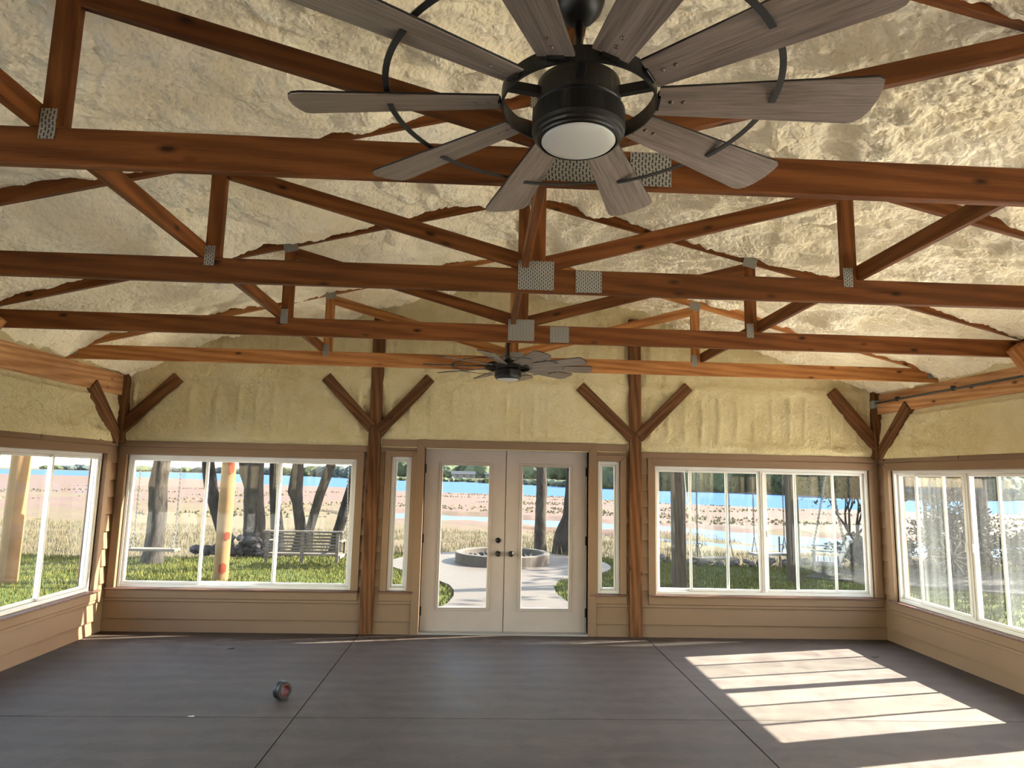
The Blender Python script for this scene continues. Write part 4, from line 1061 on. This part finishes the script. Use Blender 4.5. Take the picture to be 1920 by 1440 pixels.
# plank swings
def plank(x, y, z, ln, rz, label, m='bench', top=2.95, ap=.12):
    t_ = thing('plank_swing', label, 'swing', (x, y, z), rz)
    MB().box(-ln/2, ln/2, -.12, .12, -.02, .02).build('seat_plank', m, t_, bev=.004)
    for s in (-1, 1):
        for q in (-1, 1): chain(t_, (s*(ln/2-.06), q*.09, .02), (s*(ln/2-.06), 0, .30), (0, 0, 0))
        chain(t_, (s*(ln/2-.06), 0, .30), (s*(ln/2-.06), 0, top-z), (0, 0, 0))
    return t_
plank(-5.50, 11.85, .40, .80, 0.0, 'grey plank swing on chains at the left of the left rear window')
plank(4.12, 11.85, .40, .80, .30, 'first plank swing on chains, right of the nearest square post')
plank(5.42, 12.55, .42, .74, .15, 'second plank swing, left of the middle square post', 'whitepaint')
# white bench swing at right
wx, wy = 7.05, 13.3; base = (wx, wy, .1)
ws = thing('bench_swing', 'white painted bench swing hanging on chains in the right rear window', 'bench swing', base, math.radians(63))
def wpart(nm, *b): return MB().box(*b).build(nm, 'whitepaint', ws, bev=.004)
for i in range(4): wpart('seat_slat', -.62, .62, -.02+i*.11, .075+i*.11, .14, .16)
for i in range(9):
    o = wpart('back_slat', -.60+i*.135, -.48+i*.135, -.012, .012, 0, .58); o.location = (0, -.04, .02); o.rotation_euler = (math.radians(24), 0, 0)
o = wpart('top_rail', -.66, .66, -.035, .035, -.02, .03); o.location = (0, -.28, .56)
o = wpart('lower_rail', -.62, .62, -.02, .02, -.03, .03); o.location = (0, -.10, .10)
for s in (-1, 1):
    wpart('arm_rest', s*.64-.04, s*.64+.04, -.20, .42, .35, .375); wpart('arm_post', s*.64-.02, s*.64+.02, .34, .39, .05, .35); wpart('side_rail', s*.62-.02, s*.62+.02, -.1, .42, .08, .14)
for s in (-1, 1):
    for q in (-.2, .38): chain(ws, (s*.64, q, .37), (s*.64, .05, 2.0), (0, 0, 0))
    chain(ws, (s*.64, .05, 2.0), (s*.64, .05, 2.85), (0, 0, 0))
for x, y, h, lb in ((4.60, 14.26, .60, 'thin rusty stake with a hook between the first swing and its post'), (6.30, 14.1, .62, 'thin rusty stake left of the white bench swing')):
    t_ = thing('iron_stake', lb, 'stake', (x, y, GZ)); MB().tube([(0, 0, -.05), (0, 0, h+.05)], .017, 8).build('rod', 'iron', t_)
    MB().tube([(.0, 0, h-.12), (.08, 0, h-.12), (.10, 0, h-.18), (.06, 0, h-.22)], .009, 6).build('hook', 'iron', t_)

# right side garden: gravel bed, bushes, wagon wheel, small tree
MB().prism([(6.2, 12.9), (7.0, 12.35), (9, 11.3), (14, 10.2), (20, 10.5), (20, 13.4), (12, 14.0), (9, 14.4), (7.2, 14.0)], 2, GZ-.05, GZ+.02).build('gravel_bed', 'gravel')
tag(bpy.data.objects['gravel_bed'], 'grey gravel bed at the right of the lawn', 'gravel', kind='structure')
def bush(x, y, r, h, label, m='leaf', n=2600, z=GZ, group=None, size=.05):
    t_ = thing('bush', label, 'bush', (x, y, z), group=group)
    mb = MB()
    for i in range(7): a = random.random()*6.28; mb.tube([(0, 0, -.05), (r*.3*math.cos(a), r*.3*math.sin(a), h*.4), (r*.7*math.cos(a), r*.7*math.sin(a), h*.85)], [.02, .014, .005], 5)
    st = mb.build('stems', 'barkdark', t_); st['kind'] = 'stuff'
    leaves(n, 0, 0, h*.52, r, r, h*.5, size, m, 'foliage', t_, shell=.35); return t_
bush(8.35, 14.2, .75, .70, 'dark bush behind the white bench swing', 'leafdull')
bush(9.9, 13.9, .75, 1.45, 'tall bush with autumn leaves beside the corner of the right wall window', 'leafdull', 3200)
bush(11.6, 13.8, .9, .95, 'rounded bush in the middle of the right wall window', 'leafdull', 3000)
bush(13.6, 14.3, 1.1, 1.0, 'rounded bush toward the right end of the right wall window', 'leafdull', 3000)
bush(15.6, 13.9, 1.2, 1.15, 'large bush at the right edge of the photo', 'leaf', 3000)
# small fine-branched tree
def fine_tree(x, y, label, h=2.6, seed=5, crown=(), m='barkdark', lean=0, lm='leafdull'):
    rnd = random.Random(seed); t_ = thing('tree', label, 'tree', (x, y, GZ)); mb = MB()
    def grow(p, d, ln, r, dep):
        q = p+d*ln; mid = p+d*ln*.5+Vector((rnd.uniform(-1, 1), rnd.uniform(-1, 1), 0))*ln*.06
        mb.tube([p, mid, q], [r, r*.85, r*.65], 6 if dep < 3 else 4, cap=False)
        if dep >= 5: return
        for k in range(3 if dep < 3 else 2):
            dd = (d+Vector((rnd.uniform(-1, 1), rnd.uniform(-1, 1), rnd.uniform(-.2, .6)))*.62).normalized(); grow(q, dd, ln*rnd.uniform(.62, .85), r*.6, dep+1)
    for a in (0, 2.1, 4.0): grow(Vector((0, 0, -.1)), Vector((.35*math.cos(a)+lean, .35*math.sin(a), 1)).normalized(), h*.30, .05, 0)
    b = mb.build('branches', m, t_); b['kind'] = 'stuff'
    for (cx, cy, cz, r, n) in crown: leaves(n, cx, cy, cz, r, r, r*.75, .05, lm, 'foliage', t_, shell=.1)
    return t_
fine_tree(8.9, 15.6, 'small bare-branched tree behind the white bench swing', crown=[(.2, 0, 2.0, .9, 700), (-.7, .3, 2.0, .9, 560), (.9, 0, 2.2, .9, 800), (-1.4, .2, 2.3, .8, 420)])
fine_tree(10.6, 15.2, 'small tree with orange leaves near the right rear corner', seed=8, crown=[(0, 0, 1.9, .6, 1200)], lm='leaforange')
# thick low branch reaching in from the right
t_ = thing('tree', 'big shade tree at the right whose thick branch reaches into the window view', 'tree', (11.9, 15.9, GZ))
trunk('trunk', [(0, 0, -.1), (.05, 0, .8), (.1, 0, 1.8), (.4, 0, 5)], [.34, .26, .24, .18], 'barkdark', t_, seed=50)
trunk('branch', [(.05, 0, 1.15), (-.8, -.2, 1.35), (-1.8, -.3, 1.45), (-2.9, -.3, 1.10)], [.09, .07, .05, .03], 'barkdark', t_, seed=51, seg=10)
for (cx, cy, cz, r, n) in ((-1.6, -.2, 2.2, .9, 2600), (-.5, 0, 2.6, 1.0, 2600), (1.2, 0, 5.8, 2.0, 1500), (-1.2, .5, 5.4, 1.8, 1200)): leaves(n, cx, cy, cz, r, r, r*.7, .06 if cz < 4 else .16, 'leaf', 'foliage', t_, shell=.2)
# shade trees out of view that throw the bands of shadow on the lawn
tree(12.5, 12.6, [(0, 0, -.1), (0, 0, 2), (.2, .1, 5)], [.28, .22, .15], 'shade tree beyond the right wall, out of the window view', crown=[CR(0, 0, 6.0, 2.4, 700), CR(-1.8, 1.4, 5.0, 1.6, 400), CR(1.6, -.2, 5.2, 1.8, 500)], seed=60)
tree(16.5, 16.0, [(0, 0, -.1), (0, 0, 2), (.2, .1, 5)], [.28, .22, .15], 'second shade tree far out to the right', crown=[CR(0, 0, 6.4, 2.8, 800), CR(-2.2, -.6, 5.2, 1.8, 450)], seed=64)
# wagon wheel
wh = thing('wagon_wheel', 'old spoked wagon wheel leaning by the bushes in the right wall window', 'wheel', (9.35, 13.15, GZ+.40), math.radians(-20))
o = MB().lathe([(.36, -.025), (.41, -.025), (.41, .025), (.36, .025), (.36, -.025)], 32).build('rim', 'greypost', wh); o.rotation_euler = (math.radians(82), 0, 0)
hb = MB().lathe([(0, -.07), (.05, -.07), (.06, 0), (.05, .07), (0, .07)], 16).build('hub', 'greypost', wh); hb.rotation_euler = (math.radians(82), 0, 0)
for i in range(12):
    a = 2*PI*i/12; o = MB().box(.05, .365, -.011, .011, -.011, .011).build('spoke', 'bench', wh)
    o.matrix_local = Matrix.Rotation(math.radians(82), 4, 'X') @ Matrix.Rotation(a, 4, 'Z')

# far bank
def blob(seed, m, nm):
    bm = bmesh.new(); bmesh.ops.create_icosphere(bm, subdivisions=4, radius=1)
    vs_ = np.array([v.co[:] for v in bm.verts])
    s_ = 1+.40*fbm(vs_[:, 0]*1.6+vs_[:, 2]*.7, vs_[:, 1]*1.6+vs_[:, 2]*1.1, seed, 5, .62)+.26*fbm(vs_[:, 0]*7+vs_[:, 2]*5, vs_[:, 1]*9-vs_[:, 2]*4, seed+9, 2)
    for v, k in zip(bm.verts, s_): v.co *= k; v.co.z = max(v.co.z, -.8)+.75
    me = bpy.data.meshes.new(nm); bm.to_mesh(me); bm.free(); me.materials.append(MT[m]); me.shade_smooth(); return me
MT['fartree_yellow'] = fartree('far_tree_yellow', (.022, .034, .012), (.042, .058, .022), (.070, .088, .036))
MT['fartree_dark'] = fartree('far_tree_dark', (0.0119, 0.0187, 0.0136), (0.0238, 0.0374, 0.0238), (0.0476, 0.0646, 0.0374))
BL = [('mid green', blob(400+k, 'fartree', 'far_tree')) for k in range(3)]+[('yellow-green', blob(410, 'fartree_yellow', 'far_tree')), ('dark green', blob(411, 'fartree_dark', 'far_tree'))]
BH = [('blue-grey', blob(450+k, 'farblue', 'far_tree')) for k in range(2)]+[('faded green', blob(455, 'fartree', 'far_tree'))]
rr = random.Random(3)
def fartrees(n, t0, t1, back, hmin, hmax, lib, label, group, zoff=3.0, wide=1.0):
    for i in range(n):
        t = t0+(t1-t0)*(i+rr.uniform(-.5, .5))/n; d = float(np.interp(t, FT, FD))*(1+rr.uniform(*back)); s_ = rr.uniform(hmin, hmax)
        cn, me_ = rr.choice(lib); o = bpy.data.objects.new('tree', me_); C.objects.link(o)
        o.location = (t*d, d, WZ+zoff-.12*s_); o.scale = (s_*.5*wide*rr.uniform(.8, 1.3), s_*.6, s_*.56); o.rotation_euler = (0, 0, rr.uniform(0, 6.28))
        tag(o, cn+' '+label, 'tree', cn+' '+group)
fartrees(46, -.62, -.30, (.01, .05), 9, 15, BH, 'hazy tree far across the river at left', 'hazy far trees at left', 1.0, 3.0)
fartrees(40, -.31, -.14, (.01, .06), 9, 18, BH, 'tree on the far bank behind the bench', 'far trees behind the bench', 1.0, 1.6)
fartrees(34, -.15, .01, (.10, .22), 15, 24, BL, 'tree on the far bank seen through the left door', 'far trees through the left door', 3, 1.0)
fartrees(26, .005, .17, (.30, .45), 16, 24, BL, 'tree at the back of the far meadow seen through the right door', 'far trees behind the meadow', 4, 1.1)
fartrees(52, .16, .50, (.01, .10), 12, 19, BL, 'tree on the far bank seen through the right rear window', 'far trees through the right rear window', 2.2, 1.0)
fartrees(46, .48, 1.0, (.01, .10), 11, 17, BL, 'tree on the far bank seen through the right wall window', 'far trees through the right wall window', 2, 1.0)
fartrees(40, -.15, .16, (.000, .012), 2.5, 4.5, BL, 'low bush along the far waterline', 'bushes along the far waterline', .6, 2.2)
MB().prism([(3, 540), (75, 452), (110, 560), (10, 860)], 2, WZ-1, WZ+3.9).build('far_meadow', 'farfield')
tag(bpy.data.objects['far_meadow'], 'sunlit yellow-green meadow on the far bank', 'meadow', kind='structure')
def house(x, y, w_, d_, h, label, rh=3):
    t_ = thing('house', label, 'house', (x, y, WZ+3.2))
    MB().box(-w_/2, w_/2, -d_/2, d_/2, -1, h).build('wall', 'housewall', t_)
    MB().prism([(-d_/2-.8, h), (d_/2+.8, h), (0, h+rh)], 0, -w_/2-.8, w_/2+.8).build('roof', 'roofing', t_)
    for k in range(3): MB().box(-w_/2+w_*(k+.6)/3.3, -w_/2+w_*(k+1.0)/3.3, -d_/2-.08, -d_/2+.02, h*.35, h*.75).build('window', 'black', t_)
house(-17, 655, 22, 12, 4.0, 'dark-roofed house among trees across the river, left one')
house(-4, 668, 16, 12, 6.0, 'taller house across the river, between the other two', 4)
house(14, 660, 20, 10, 4.5, 'pale long house across the river, nearest the door gap', 1.5)
